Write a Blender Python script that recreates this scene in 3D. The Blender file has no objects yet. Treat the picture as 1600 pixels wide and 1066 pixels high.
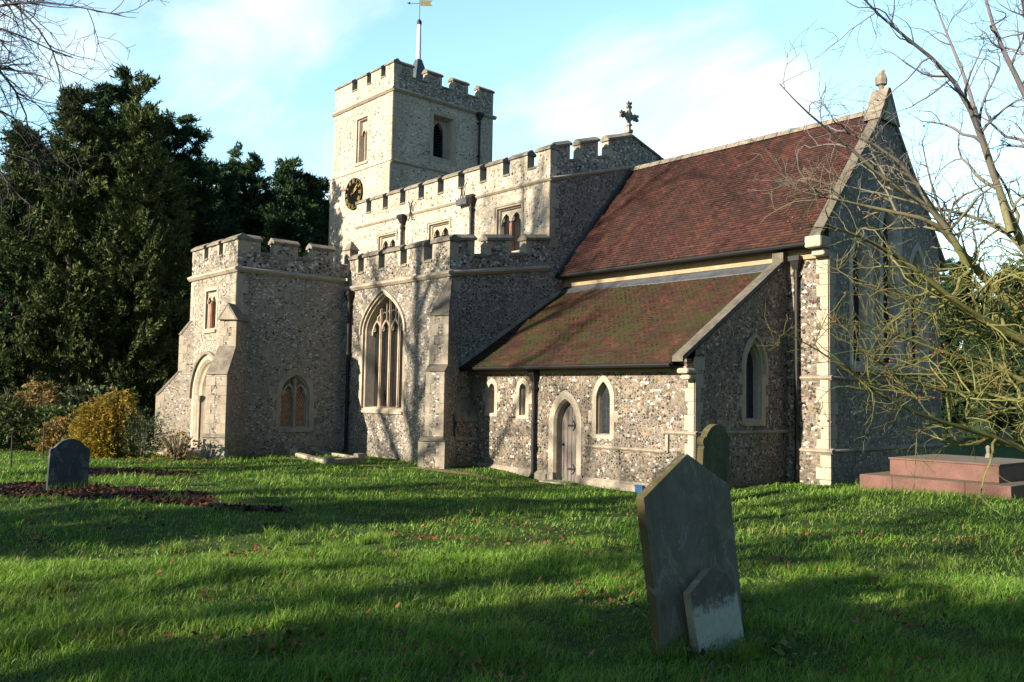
import bpy, math, random
import numpy as np
from mathutils import Vector, Matrix, geometry
R=math.radians
scene=bpy.context.scene
COL=scene.collection

# ---------------------------------------------------------------- camera
cam_d=bpy.data.cameras.new('camera'); cam=bpy.data.objects.new('camera',cam_d); COL.objects.link(cam)
yaw,pit,rol=R(48.594),R(3.587),R(0.96)
fw=Vector((-math.sin(yaw)*math.cos(pit),math.cos(yaw)*math.cos(pit),math.sin(pit)))
rt=Vector((math.cos(yaw),math.sin(yaw),0)); up=rt.cross(fw)
r2=rt*math.cos(rol)+up*math.sin(rol); u2=-rt*math.sin(rol)+up*math.cos(rol)
M=Matrix((r2,u2,-fw)).transposed().to_4x4(); M.translation=Vector((12.003,-16.105,2.106))
cam.matrix_world=M
cam_d.sensor_width=36; cam_d.lens=1362.73/1600*36; cam_d.clip_start=.05; cam_d.clip_end=2000
scene.camera=cam

# ---------------------------------------------------------------- sky + sun
SUN_EL=R(20); SUN_AZ=R(5)       # the sun stands a little west of due south (-Y)
world=bpy.data.worlds.new('World'); scene.world=world; world.use_nodes=True
def build_world():
    nt=world.node_tree; N=nt.nodes; Lk=nt.links; N.clear()
    out=N.new('ShaderNodeOutputWorld'); bg=N.new('ShaderNodeBackground')
    sky=N.new('ShaderNodeTexSky'); sky.sky_type='NISHITA'; sky.sun_disc=False
    sky.sun_elevation=SUN_EL; sky.sun_rotation=math.pi+SUN_AZ
    sky.air_density=1.0; sky.dust_density=.6; sky.ozone_density=1.5; sky.altitude=80
    bg.inputs[1].default_value=.15
    tc=N.new('ShaderNodeTexCoord')
    # thin high cloud: stretched noise on the sky vault
    sep=N.new('ShaderNodeSeparateXYZ'); Lk.new(tc.outputs['Generated'],sep.inputs[0])
    def math_(op,a,b=None,c=None):
        m=N.new('ShaderNodeMath'); m.operation=op
        for i,v in enumerate((a,b,c)):
            if v is None: continue
            if isinstance(v,(int,float)): m.inputs[i].default_value=v
            else: Lk.new(v,m.inputs[i])
        return m.outputs[0]
    zz=math_('ADD',math_('MAXIMUM',sep.outputs[2],0.0),.22)
    cx=math_('DIVIDE',sep.outputs[0],zz); cy=math_('DIVIDE',sep.outputs[1],zz)
    cmb=N.new('ShaderNodeCombineXYZ'); Lk.new(cx,cmb.inputs[0]); Lk.new(cy,cmb.inputs[1])
    mp=N.new('ShaderNodeMapping'); mp.inputs['Rotation'].default_value=(0,0,R(35)); mp.inputs['Scale'].default_value=(.9,1.7,1)
    Lk.new(cmb.outputs[0],mp.inputs[0])
    n1=N.new('ShaderNodeTexNoise'); n1.inputs['Scale'].default_value=1.5; n1.inputs['Detail'].default_value=7; n1.inputs['Roughness'].default_value=.56; n1.inputs['Distortion'].default_value=.5
    Lk.new(mp.outputs[0],n1.inputs[0])
    def blob(v,c0,c1):
        d=N.new('ShaderNodeVectorMath'); d.operation='DOT_PRODUCT'; Lk.new(tc.outputs['Generated'],d.inputs[0]); d.inputs[1].default_value=Vector(v).normalized()
        mr=N.new('ShaderNodeMapRange'); mr.interpolation_type='SMOOTHSTEP'; Lk.new(d.outputs['Value'],mr.inputs[0])
        mr.inputs[1].default_value=math.cos(R(c1)); mr.inputs[2].default_value=math.cos(R(c0))
        return mr.outputs[0]
    def dirv(px,py): return fw+r2*((px-800)/1362.7)-u2*((py-533)/1362.7)
    left=blob(dirv(330,230),6,26)
    a1=blob(dirv(985,165),1,7); a2=blob(dirv(1100,165),1,7.5); a3=blob(dirv(1190,170),.5,5)
    right=math_('MAXIMUM',math_('MAXIMUM',a1,a2),a3)
    clear=math_('MAXIMUM',blob(dirv(1000,20),2,10),blob(dirv(700,260),1,7))
    bias=math_('ADD',math_('MULTIPLY',left,.07),math_('MULTIPLY',right,.30))
    bias=math_('SUBTRACT',bias,math_('MULTIPLY',clear,.14))
    tot=math_('ADD',n1.outputs[0],bias)
    mr=N.new('ShaderNodeMapRange'); mr.interpolation_type='SMOOTHSTEP'; Lk.new(tot,mr.inputs[0]); mr.inputs[1].default_value=.50; mr.inputs[2].default_value=.86
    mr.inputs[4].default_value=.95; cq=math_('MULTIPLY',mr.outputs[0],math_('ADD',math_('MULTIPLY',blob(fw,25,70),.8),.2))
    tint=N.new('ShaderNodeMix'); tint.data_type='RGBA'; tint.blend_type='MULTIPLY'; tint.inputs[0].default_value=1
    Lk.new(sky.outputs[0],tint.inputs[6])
    # sky tint raised toward the camera view, lowered elsewhere to darken shaded walls
    view_tint=N.new('ShaderNodeMix'); view_tint.data_type='RGBA'; Lk.new(blob(fw,22,75),view_tint.inputs[0]); view_tint.inputs[6].default_value=(.36,.43,.45,1); view_tint.inputs[7].default_value=(.98,1.10,.98,1); Lk.new(view_tint.outputs[2],tint.inputs[7])
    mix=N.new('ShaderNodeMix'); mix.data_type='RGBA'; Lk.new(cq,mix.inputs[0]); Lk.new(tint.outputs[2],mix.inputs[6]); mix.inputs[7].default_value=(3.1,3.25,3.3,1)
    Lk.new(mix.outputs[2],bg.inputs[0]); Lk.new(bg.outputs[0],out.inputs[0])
build_world()
sd=bpy.data.lights.new('sun','SUN'); sd.energy=5.0; sd.angle=R(.53); sd.color=(1,.86,.67)
sun=bpy.data.objects.new('sun',sd); COL.objects.link(sun)
sdir=Vector((-math.sin(SUN_AZ)*math.cos(SUN_EL),-math.cos(SUN_AZ)*math.cos(SUN_EL),math.sin(SUN_EL)))
sun.rotation_euler=sdir.to_track_quat('Z','Y').to_euler()
vs=scene.view_settings; vs.view_transform='Standard'; vs.look='None'; vs.exposure=1.45; vs.gamma=1; vs.use_curve_mapping=False

# ---------------------------------------------------------------- materials
class NT:
    def __init__(s,name,rough=.85,spec=.3):
        s.m=bpy.data.materials.new(name); s.m.use_nodes=True; s.nt=s.m.node_tree; s.N=s.nt.nodes; s.L=s.nt.links
        s.b=s.N['Principled BSDF']; s.b.inputs['Roughness'].default_value=rough; s.b.inputs['Specular IOR Level'].default_value=spec
        s.tc=s.N.new('ShaderNodeTexCoord')
    def set(s,i,v):
        if hasattr(v,'is_linked') or hasattr(v,'links'): s.L.new(v,i)
        else: i.default_value=v if not (isinstance(v,tuple) and len(v)==3 and i.type=='RGBA') else v+(1,)
    def coord(s,scale=(1,1,1),src='Object',rot=(0,0,0)):
        mp=s.N.new('ShaderNodeMapping'); mp.inputs['Scale'].default_value=scale; mp.inputs['Rotation'].default_value=rot; s.L.new(s.tc.outputs[src],mp.inputs[0]); return mp.outputs[0]
    def noise(s,sc,det=4,rough=.55,v=None,dist=0):
        n=s.N.new('ShaderNodeTexNoise'); n.inputs['Scale'].default_value=sc; n.inputs['Detail'].default_value=det; n.inputs['Roughness'].default_value=rough; n.inputs['Distortion'].default_value=dist
        s.L.new(v if v is not None else s.tc.outputs['Object'],n.inputs[0]); return n
    def vor(s,sc,feat='F1',v=None,rand=1.0,metric='EUCLIDEAN'):
        n=s.N.new('ShaderNodeTexVoronoi'); n.feature=feat; n.inputs['Scale'].default_value=sc; n.inputs['Randomness'].default_value=rand
        if feat!='DISTANCE_TO_EDGE': n.distance=metric
        s.L.new(v if v is not None else s.tc.outputs['Object'],n.inputs[0]); return n
    def ramp(s,f,stops,interp='LINEAR'):
        r=s.N.new('ShaderNodeValToRGB'); r.color_ramp.interpolation=interp; e=r.color_ramp.elements
        while len(e)<len(stops): e.new(.5)
        for k,(p,c) in enumerate(stops): e[k].position=p; e[k].color=(c,c,c,1) if isinstance(c,(int,float)) else c+(1,)
        s.L.new(f,r.inputs[0]); return r.outputs[0]
    def mix(s,f,a,b,mode='MIX'):
        m=s.N.new('ShaderNodeMix'); m.data_type='RGBA'; m.blend_type=mode; s.set(m.inputs[0],f); s.set(m.inputs[6],a); s.set(m.inputs[7],b); return m.outputs[2]
    def math(s,op,a,b=0.0):
        m=s.N.new('ShaderNodeMath'); m.operation=op; s.set(m.inputs[0],a); s.set(m.inputs[1],b); return m.outputs[0]
    def bump(s,h,st=.5,d=.02,nrm=None):
        b=s.N.new('ShaderNodeBump'); b.inputs['Strength'].default_value=st; b.inputs['Distance'].default_value=d; s.L.new(h,b.inputs['Height'])
        if nrm is not None: s.L.new(nrm,b.inputs['Normal'])
        return b.outputs[0]
    def out(s,col,nrm=None,rough=None):
        s.set(s.b.inputs['Base Color'],col)
        if nrm is not None: s.L.new(nrm,s.b.inputs['Normal'])
        if rough is not None: s.set(s.b.inputs['Roughness'],rough)
        return s.m

def mat_flint(name,sc,edge,mortar,pal,rand=.95,aspect=1.5,bmp=.7,patch=(.35,.33,.30),patchk=.25,warp=.055):
    t=NT(name,.7,.35)
    c=t.coord((1,1,aspect)); w=t.noise(3.5,2,.5,c); vm=t.N.new('ShaderNodeVectorMath'); vm.operation='SCALE'; vm.inputs[3].default_value=warp*2
    t.L.new(w.outputs['Color'],vm.inputs[0]); va=t.N.new('ShaderNodeVectorMath'); va.operation='ADD'; t.L.new(c,va.inputs[0]); t.L.new(vm.outputs[0],va.inputs[1]); v=va.outputs[0]
    cell=t.vor(sc,'F1',v,rand); ed=t.vor(sc,'DISTANCE_TO_EDGE',v,rand)
    sx=t.N.new('ShaderNodeSeparateColor'); t.L.new(cell.outputs['Color'],sx.inputs[0])
    stone=t.ramp(sx.outputs[0],pal,'CONSTANT')
    fine=t.noise(sc*5,3,.6,c)
    stone=t.mix(.7,stone,t.ramp(fine.outputs[0],[(.3,.55),(.7,1.45)]),'MULTIPLY')
    # white cortex rim round some flints
    rim=t.math('MULTIPLY',t.ramp(ed.outputs['Distance'],[(edge*.9,0.),(edge*1.2,1.),(edge*1.9,1.),(edge*2.8,0.)]),t.ramp(sx.outputs[1],[(.5,0.),(.52,.75)]))
    stone=t.mix(rim,stone,(.42,.39,.34))
    mn=t.noise(14,4,.6); mcol=t.mix(.6,mortar,t.ramp(mn.outputs[0],[(.3,.6),(.7,1.3)]),'MULTIPLY')
    msk=t.ramp(t.math('ADD',ed.outputs['Distance'],t.math('MULTIPLY',t.math('SUBTRACT',fine.outputs[0],.5),edge*.9)),[(edge*.75,0.),(edge*1.25,1.)])
    # big stones lost under smeared mortar
    sm=t.noise(1.3,5,.62); hide=t.ramp(t.math('ADD',t.math('MULTIPLY',sx.outputs[2],.45),t.math('MULTIPLY',sm.outputs[0],.75)),[(.60,0.),(.68,1.)])
    msk=t.math('MULTIPLY',msk,t.math('SUBTRACT',1.,t.math('MULTIPLY',hide,patchk*2.4)))
    col=t.mix(msk,mcol,stone)
    big=t.noise(.55,5,.6); col=t.mix(.6,col,t.ramp(big.outputs[0],[(.3,(.66,.64,.60)),(.5,(1.,1.,1.)),(.72,(1.22,1.16,1.05))]),'MULTIPLY')
    # rain streaks and rising damp
    st=t.noise(2.6,5,.65,t.coord((1.,1.,.10))); col=t.mix(t.math('MULTIPLY',t.ramp(st.outputs[0],[(.52,0.),(.70,1.)]),.30),col,(.075,.068,.055))
    pb=t.noise(.85,3,.5,t.coord((1.,1.,1.6))); col=t.mix(t.math('MULTIPLY',t.ramp(pb.outputs[0],[(.58,0.),(.66,1.)]),.30),col,mortar)
    sz=t.N.new('ShaderNodeSeparateXYZ'); t.L.new(t.tc.outputs['Object'],sz.inputs[0]); dm=t.math('ADD',sz.outputs[2],t.math('MULTIPLY',st.outputs[0],.9)); col=t.mix(t.ramp(dm,[(.35,.55),(1.,0.)]),col,(.06,.062,.04))
    h=t.math('ADD',t.math('MULTIPLY',msk,1.),t.math('MULTIPLY',fine.outputs[0],.35))
    n=t.bump(h,bmp,.035)
    rg=t.ramp(msk,[(0.,.95),(1.,.55)])
    return t.out(col,n,rg)
PAL_AISLE=[(0,(.010,.010,.012)),(.19,(.045,.045,.05)),(.34,(.15,.14,.135)),(.5,(.14,.095,.065)),(.62,(.28,.26,.235)),(.78,(.52,.50,.46)),(.92,(.012,.012,.015))]
PAL_PALE=[(0,(.022,.02,.02)),(.09,(.09,.08,.07)),(.20,(.24,.21,.17)),(.38,(.36,.32,.27)),(.6,(.48,.43,.36)),(.82,(.62,.58,.51)),(.94,(.04,.036,.036))]
PAL_VEST=[(0,(.007,.007,.009)),(.26,(.022,.021,.024)),(.42,(.10,.09,.085)),(.58,(.13,.07,.045)),(.70,(.24,.155,.095)),(.82,(.48,.46,.43)),(.92,(.008,.008,.010))]
F_AISLE=mat_flint('flint_rubble_mortar',12.5,.075,(.29,.26,.215),PAL_AISLE,.95,1.5,.8,patchk=.12)
F_PORCH=mat_flint('flint_rubble_porch',13,.09,(.30,.265,.215),PAL_AISLE,.95,1.6,.75,patchk=.3)
F_PALE=mat_flint('flint_pale_lime_washed',10.0,.10,(.50,.43,.34),PAL_PALE,1.0,1.35,.9,patchk=.24)
F_PARA=mat_flint('flint_parapet',10.0,.065,(.30,.26,.20),PAL_AISLE,.95,1.4,.8,patchk=.08)
F_VEST=mat_flint('flint_knapped_coursed',12.5,.07,(.235,.20,.155),PAL_VEST,.78,1.25,.9,patchk=.12)

def mat_stone(name,c0,c1,dark=(.10,.10,.085),stain=.45,sc=6,lich=None):
    t=NT(name,.85,.25); n=t.noise(sc,6,.65); n2=t.noise(1.6,5,.7); col=t.mix(t.ramp(n.outputs[0],[(.3,0.),(.7,1.)]),c0,c1)
    f=t.ramp(n2.outputs[0],[(.48,0.),(.72,1.)]); col=t.mix(t.math('MULTIPLY',f,stain),col,dark)
    if lich:
        n3=t.noise(9,4,.6); col=t.mix(t.ramp(n3.outputs[0],[(.56,0.),(.64,.7)]),col,lich)
    sk=t.noise(4,5,.7,t.coord((1,1,.18))); col=t.mix(t.math('MULTIPLY',t.ramp(sk.outputs[0],[(.48,0.),(.68,1.)]),stain*.8),col,dark)
    n4=t.noise(40,4,.6); return t.out(col,t.bump(t.math('ADD',n4.outputs[0],t.math('MULTIPLY',n.outputs[0],1.5)),.5,.012))
STONE=mat_stone('limestone_dressed',(.30,.25,.19),(.39,.345,.275),(.14,.125,.10),.5)
STONE_L=mat_stone('limestone_pale',(.34,.31,.27),(.44,.42,.38),(.22,.21,.18),.3)
STONE_OLD=mat_stone('limestone_weathered',(.22,.19,.15),(.33,.29,.235),(.09,.085,.07),.75,5)
COPE=mat_stone('coping_lichened',(.13,.115,.095),(.25,.22,.175),(.045,.043,.037),.7,7,(.19,.16,.09))
STONE_RED=mat_stone('stone_reddened',(.32,.14,.09),(.45,.24,.16),(.2,.15,.12),.3)
COPE_D=mat_stone('coping_dark',(.075,.068,.058),(.15,.135,.11),(.04,.038,.032),.7,7,(.13,.11,.065))
STONE_WARM=mat_stone('mullion_warm_stone',(.34,.25,.18),(.43,.36,.28),(.26,.13,.09),.5)
CORNICE=mat_stone('cornice_yellow_stone',(.24,.18,.11),(.33,.26,.17),(.2,.14,.08),.4)
def mat_simple(name,c,rough=.6,met=0,nsc=20,var=.35,bmp=.3):
    t=NT(name,rough,.4 if rough<.9 else .05); t.b.inputs['Metallic'].default_value=met; n=t.noise(nsc,5,.6)
    return t.out(t.mix(var,c,t.ramp(n.outputs[0],[(.3,.3),(.7,1.6)]),'MULTIPLY'),t.bump(n.outputs[0],bmp,.008))
LEAD=mat_simple('lead_sheet',(.065,.075,.09),.5,.2,4,.5)
IRON=mat_simple('cast_iron_black_paint',(.004,.004,.0045),.6,0,14,.6)
WOODGREY=None
def mat_door():
    t=NT('weathered_oak_boards',.8,.2); c=t.coord((1,1,.06)); n=t.noise(28,6,.65,c); w=t.noise(2,3,.5)
    col=t.mix(t.ramp(n.outputs[0],[(.3,0.),(.7,1.)]),(.06,.052,.048),(.21,.19,.175)); col=t.mix(t.ramp(w.outputs[0],[(.4,0.),(.7,.4)]),col,(.10,.07,.05))
    return t.out(col,t.bump(n.outputs[0],.7,.01))
DOORM=mat_door()
def mat_glass(name,base,lat=.07,diamond=True,lead=(.03,.03,.03)):
    t=NT(name,.3,.12)
    c=t.coord((1,1,1)); s=t.N.new('ShaderNodeSeparateXYZ'); t.L.new(c,s.inputs[0])
    hz=t.math('ADD',s.outputs[0],s.outputs[1])
    if diamond: a=t.math('ADD',hz,t.math('MULTIPLY',s.outputs[2],.62)); b=t.math('SUBTRACT',hz,t.math('MULTIPLY',s.outputs[2],.62))
    else: a=hz; b=s.outputs[2]
    def line(x):
        p=t.math('PINGPONG',t.math('DIVIDE',x,lat),.5); return t.ramp(p,[(.0,1.),(.06,1.),(.11,0.)])
    ln=t.math('MAXIMUM',line(a),line(b))
    n=t.noise(9,2); v=t.vor(1/lat*.9); col=t.mix(.6,base,t.ramp(n.outputs[0],[(.3,.5),(.7,1.6)]),'MULTIPLY')
    col=t.mix(ln,col,lead); h=t.math('ADD',ln,t.math('MULTIPLY',n.outputs[0],1.2))
    return t.out(col,t.bump(h,.35,.012),t.mix(ln,(.3,.3,.3),(.7,.7,.7)))
GLASS=mat_glass('leaded_dark_glass',(.005,.006,.007))
GLASS_LIT=mat_glass('leaded_glass_lit_tint',(.34,.20,.11),.10,True,(.10,.09,.08))  # light-coloured panes; the orange tone stands in for the lit porch inside
GLASS_SQ=mat_glass('leaded_square_glass',(.02,.025,.032),.13,False)
def mat_tile(name,moss,cols):
    t=NT(name,.8,.25); uv=t.N.new('ShaderNodeUVMap'); wn=t.N.new('ShaderNodeTexWhiteNoise'); wn.noise_dimensions='2D'; t.L.new(uv.outputs[0],wn.inputs['Vector'])
    col=t.ramp(wn.outputs['Value'],cols); big=t.noise(.9,5,.65); col=t.mix(.8,col,t.ramp(big.outputs[0],[(.3,(.55,.52,.50)),(.52,(1.,1.,1.)),(.7,(1.45,1.3,1.15))]),'MULTIPLY')
    # dark weather streaks running down the slope
    st=t.noise(2.2,4,.6,t.coord((1.6,.25,.25))); col=t.mix(t.ramp(st.outputs[0],[(.45,0.),(.66,.62)]),col,(.022,.016,.015))
    mn=t.noise(1.15,6,.72); mf=t.noise(11,4,.7); mk=t.ramp(t.math('ADD',t.math('MULTIPLY',mn.outputs[0],.62),t.math('MULTIPLY',mf.outputs[0],.42)),[(.575-moss*.07,0.),(.64-moss*.07,1.)])
    col=t.mix(t.math('MULTIPLY',mk,min(1,moss)),col,(.034,.036,.012))
    f=t.noise(30,4,.6); return t.out(col,t.bump(t.math('ADD',f.outputs[0],t.math('MULTIPLY',mk,1.2*moss)),.5,.012))
TCOL=[(0,(.024,.012,.012)),(.3,(.045,.018,.015)),(.6,(.066,.026,.020)),(.85,(.082,.032,.024)),(1,(.034,.017,.016))]
TILE_C=mat_tile('clay_tiles_chancel',.25,TCOL)
TILE_V=mat_tile('clay_tiles_mossy',1.0,[(0,(.026,.014,.011)),(.35,(.056,.023,.016)),(.7,(.088,.034,.022)),(1,(.036,.024,.017))])
GOLD=mat_simple('gilding',(.27,.20,.07),.5,.2,8,.3); CLOCKBLK=mat_simple('clock_black',(.004,.004,.004),.95)
VANE=mat_simple('vane_weathered_gilt',(.16,.15,.07),.5); WHITE_SH=mat_simple('mast_grey_paint',(.55,.56,.60),.5); PALE_STONE=mat_stone('kerb_stone',(.22,.20,.15),(.36,.33,.27),(.08,.09,.05),.7,8)
GRANITE=None
def mat_granite():
    t=NT('red_sandstone_tomb',.7,.3); n=t.noise(60,3,.7); b=t.noise(2.0,5,.6); v=t.vor(90)
    col=t.ramp(n.outputs[0],[(.3,(.075,.036,.031)),(.6,(.14,.074,.062)),(.75,(.22,.14,.12))]); col=t.mix(.55,col,t.ramp(b.outputs[0],[(.35,(.6,.62,.55)),(.7,(1.3,1.2,1.15))]),'MULTIPLY')
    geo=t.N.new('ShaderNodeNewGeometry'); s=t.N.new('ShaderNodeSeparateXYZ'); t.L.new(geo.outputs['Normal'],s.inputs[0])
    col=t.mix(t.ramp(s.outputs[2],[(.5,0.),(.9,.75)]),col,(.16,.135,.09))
    return t.out(col,t.bump(n.outputs[0],.3,.004))
GRANITE=mat_granite()
def mat_grave(name,c0,c1,alg,streak=.6,white=.30):
    t=NT(name,.85,.2); n=t.noise(5,6,.7); col=t.mix(t.ramp(n.outputs[0],[(.3,0.),(.7,1.)]),c0,c1)
    s=t.noise(6,5,.7,t.coord((1,1,.16))); col=t.mix(t.math('MULTIPLY',t.ramp(s.outputs[0],[(.45,0.),(.68,1.)]),streak),col,alg)
    w=t.noise(4.5,8,.8,t.coord((1,1,.5)),1.2); col=t.mix(t.math('MULTIPLY',t.ramp(w.outputs[0],[(.545,0.),(.575,1.),(.59,1.),(.63,.08)]),white),col,(.46,.48,.45))
    sp=t.vor(16); col=t.mix(t.ramp(sp.outputs['Distance'],[(.05,.5),(.09,0.)]),col,(.40,.41,.36))
    f=t.noise(60,4,.6); return t.out(col,t.bump(t.math('ADD',f.outputs[0],t.math('MULTIPLY',n.outputs[0],2.)),.5,.006))
GRAVE=mat_grave('gravestone_algae',(.135,.135,.10),(.23,.22,.17),(.085,.10,.05)); GRAVE_SIDE=mat_grave('gravestone_edge_ochre',(.06,.05,.02),(.10,.085,.04),(.035,.038,.018),.4,.2)
GRAVE_G=mat_grave('gravestone_green',(.06,.075,.04),(.12,.135,.08),(.04,.062,.03),.8,.15); GRAVE_B=mat_grave('gravestone_slate',(.045,.055,.06),(.085,.095,.10),(.05,.06,.055),.5,.25)
def mat_footstone():
    t=NT('footstone_peeling',.85,.2); n=t.noise(5,6,.7); s=t.N.new('ShaderNodeSeparateXYZ'); t.L.new(t.tc.outputs['Object'],s.inputs[0])
    base=t.mix(t.ramp(n.outputs[0],[(.3,0.),(.7,1.)]),(.085,.082,.064),(.17,.16,.13))
    w=t.noise(9,6,.75); zz=t.math('ADD',s.outputs[2],t.math('MULTIPLY',w.outputs[0],.5)); k=t.ramp(zz,[(.62,1.),(.70,0.)])
    col=t.mix(k,base,t.mix(t.ramp(w.outputs[0],[(.4,0.),(.7,1.)]),(.36,.41,.33),(.48,.52,.43)))
    fl=t.noise(16,7,.8); col=t.mix(t.ramp(fl.outputs[0],[(.60,0.),(.66,.55)]),col,(.40,.41,.38))
    return t.out(col,t.bump(t.math('ADD',w.outputs[0],t.math('MULTIPLY',k,.4)),.6,.01))
FOOTM=mat_footstone()
def mat_bark(name,c0,c1,moss=None,mk=.5,upper=None):
    t=NT(name,.9,.15); n=t.noise(9,5,.7); col=t.mix(t.ramp(n.outputs[0],[(.3,0.),(.7,1.)]),c0,c1)
    if moss:
        m=t.noise(1.7,4,.6); col=t.mix(t.math('MULTIPLY',t.ramp(m.outputs[0],[(.35,0.),(.55,1.)]),mk),col,moss)
    if upper:   # algae only on the lower limbs, bare bark higher up
        s=t.N.new('ShaderNodeSeparateXYZ'); t.L.new(t.tc.outputs['Object'],s.inputs[0]); m=t.noise(.8,3,.6)
        k=t.ramp(t.math('ADD',t.math('MULTIPLY',s.outputs[2],.12),t.math('MULTIPLY',m.outputs[0],.3)),[(.62,0.),(.86,1.)]); col=t.mix(k,col,upper)
    return t.out(col,t.bump(n.outputs[0],.6,.01))
BARK_R=mat_bark('bark_olive_algae',(.10,.10,.036),(.18,.175,.062),(.15,.155,.055),.7,(.13,.115,.12))
BARK_L=mat_bark('bark_dark_twigs',(.045,.04,.045),(.08,.07,.075)); BARK_G=mat_bark('bark_grey_wood',(.09,.08,.07),(.16,.14,.125),(.09,.10,.05),.4); BARK_C=mat_bark('bark_conifer',(.06,.045,.035),(.12,.09,.07))
def mat_leaf(name,cols,trans=.25,rough=.6,nsc=.5,spec=.3,patch=None):
    t=NT(name,rough,spec); g=t.N.new('ShaderNodeNewGeometry'); col=t.ramp(g.outputs['Random Per Island'],cols)
    n=t.noise(nsc,3,.6); col=t.mix(.7,col,t.ramp(n.outputs[0],[(.3,(.55,.6,.6)),(.5,(1.,1.,1.)),(.7,(1.5,1.4,1.1))]),'MULTIPLY')
    if patch: pn=t.noise(.75,5,.7); col=t.mix(t.ramp(pn.outputs[0],[(.52,0.),(.68,.6)]),col,patch); pn2=t.noise(2.8,3,.6); col=t.mix(t.ramp(pn2.outputs[0],[(.57,0.),(.66,.45)]),col,(.04,.085,.015))
    t.set(t.b.inputs['Base Color'],col)
    if trans:
        tr=t.N.new('ShaderNodeBsdfTranslucent'); t.L.new(col,tr.inputs[0]); mx=t.N.new('ShaderNodeMixShader'); mx.inputs[0].default_value=trans
        t.L.new(t.b.outputs[0],mx.inputs[1]); t.L.new(tr.outputs[0],mx.inputs[2]); t.L.new(mx.outputs[0],t.N['Material Output'].inputs[0])
    return t.m
L_CON=mat_leaf('conifer_foliage',[(0,(.012,.028,.015)),(.6,(.026,.054,.024)),(1,(.048,.080,.032))],.1,.8,.5,.1)
L_HOLLY=mat_leaf('olive_foliage',[(0,(.024,.042,.014)),(.6,(.050,.078,.026)),(1,(.10,.115,.045))],.12,.75,.5,.12)
L_GOLD=mat_leaf('golden_foliage',[(0,(.13,.105,.012)),(.6,(.26,.20,.02)),(1,(.32,.20,.04))],.3)
L_SHRUB=mat_leaf('green_shrub_foliage',[(0,(.03,.055,.018)),(.6,(.07,.11,.03)),(1,(.13,.16,.06))],.2)
L_YELGR=mat_leaf('yellowing_leaves',[(0,(.10,.10,.03)),(.6,(.28,.21,.06)),(1,(.35,.19,.10))],.3)
L_JUN=mat_leaf('juniper_foliage',[(0,(.03,.05,.025)),(1,(.08,.11,.045))],.1)
L_DEAD=mat_leaf('fallen_leaves',[(0,(.045,.015,.009)),(.5,(.12,.038,.018)),(.85,(.22,.075,.032)),(1,(.32,.17,.08))],.15)
L_MULCH=mat_leaf('leaf_carpet',[(0,(.018,.007,.006)),(.6,(.045,.015,.011)),(1,(.085,.032,.02))],.1)
L_GRASS=mat_leaf('grass_blades',[(0,(.06,.14,.012)),(.55,(.135,.28,.028)),(.88,(.22,.37,.055)),(1,(.34,.33,.15))],.42,.5,.9,patch=(.17,.18,.05))
FRUITM=mat_simple('orange_red_fruit',(.22,.045,.02),.4,0,30,.5)
def mat_ground():
    t=NT('lawn_soil',.95,.1); n=t.noise(3,6,.7); n2=t.noise(.35,4,.6); n3=t.noise(25,4,.7)
    col=t.ramp(n.outputs[0],[(.3,(.022,.045,.010)),(.5,(.035,.075,.015)),(.72,(.055,.105,.022))])
    col=t.mix(t.ramp(n2.outputs[0],[(.5,0.),(.75,.35)]),col,(.07,.055,.028)); col=t.mix(.6,col,t.ramp(n3.outputs[0],[(.3,.4),(.7,1.6)]),'MULTIPLY')
    return t.out(col,t.bump(n3.outputs[0],1,.05))
LAWN=mat_ground(); PATHM=mat_simple('worn_earth',(.16,.13,.075),.95,0,12,.8)
BLUE=mat_simple('blue_plastic',(.015,.07,.18),.4)
DARKV=mat_simple('dark_void',(.006,.006,.006),.9)

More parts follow.
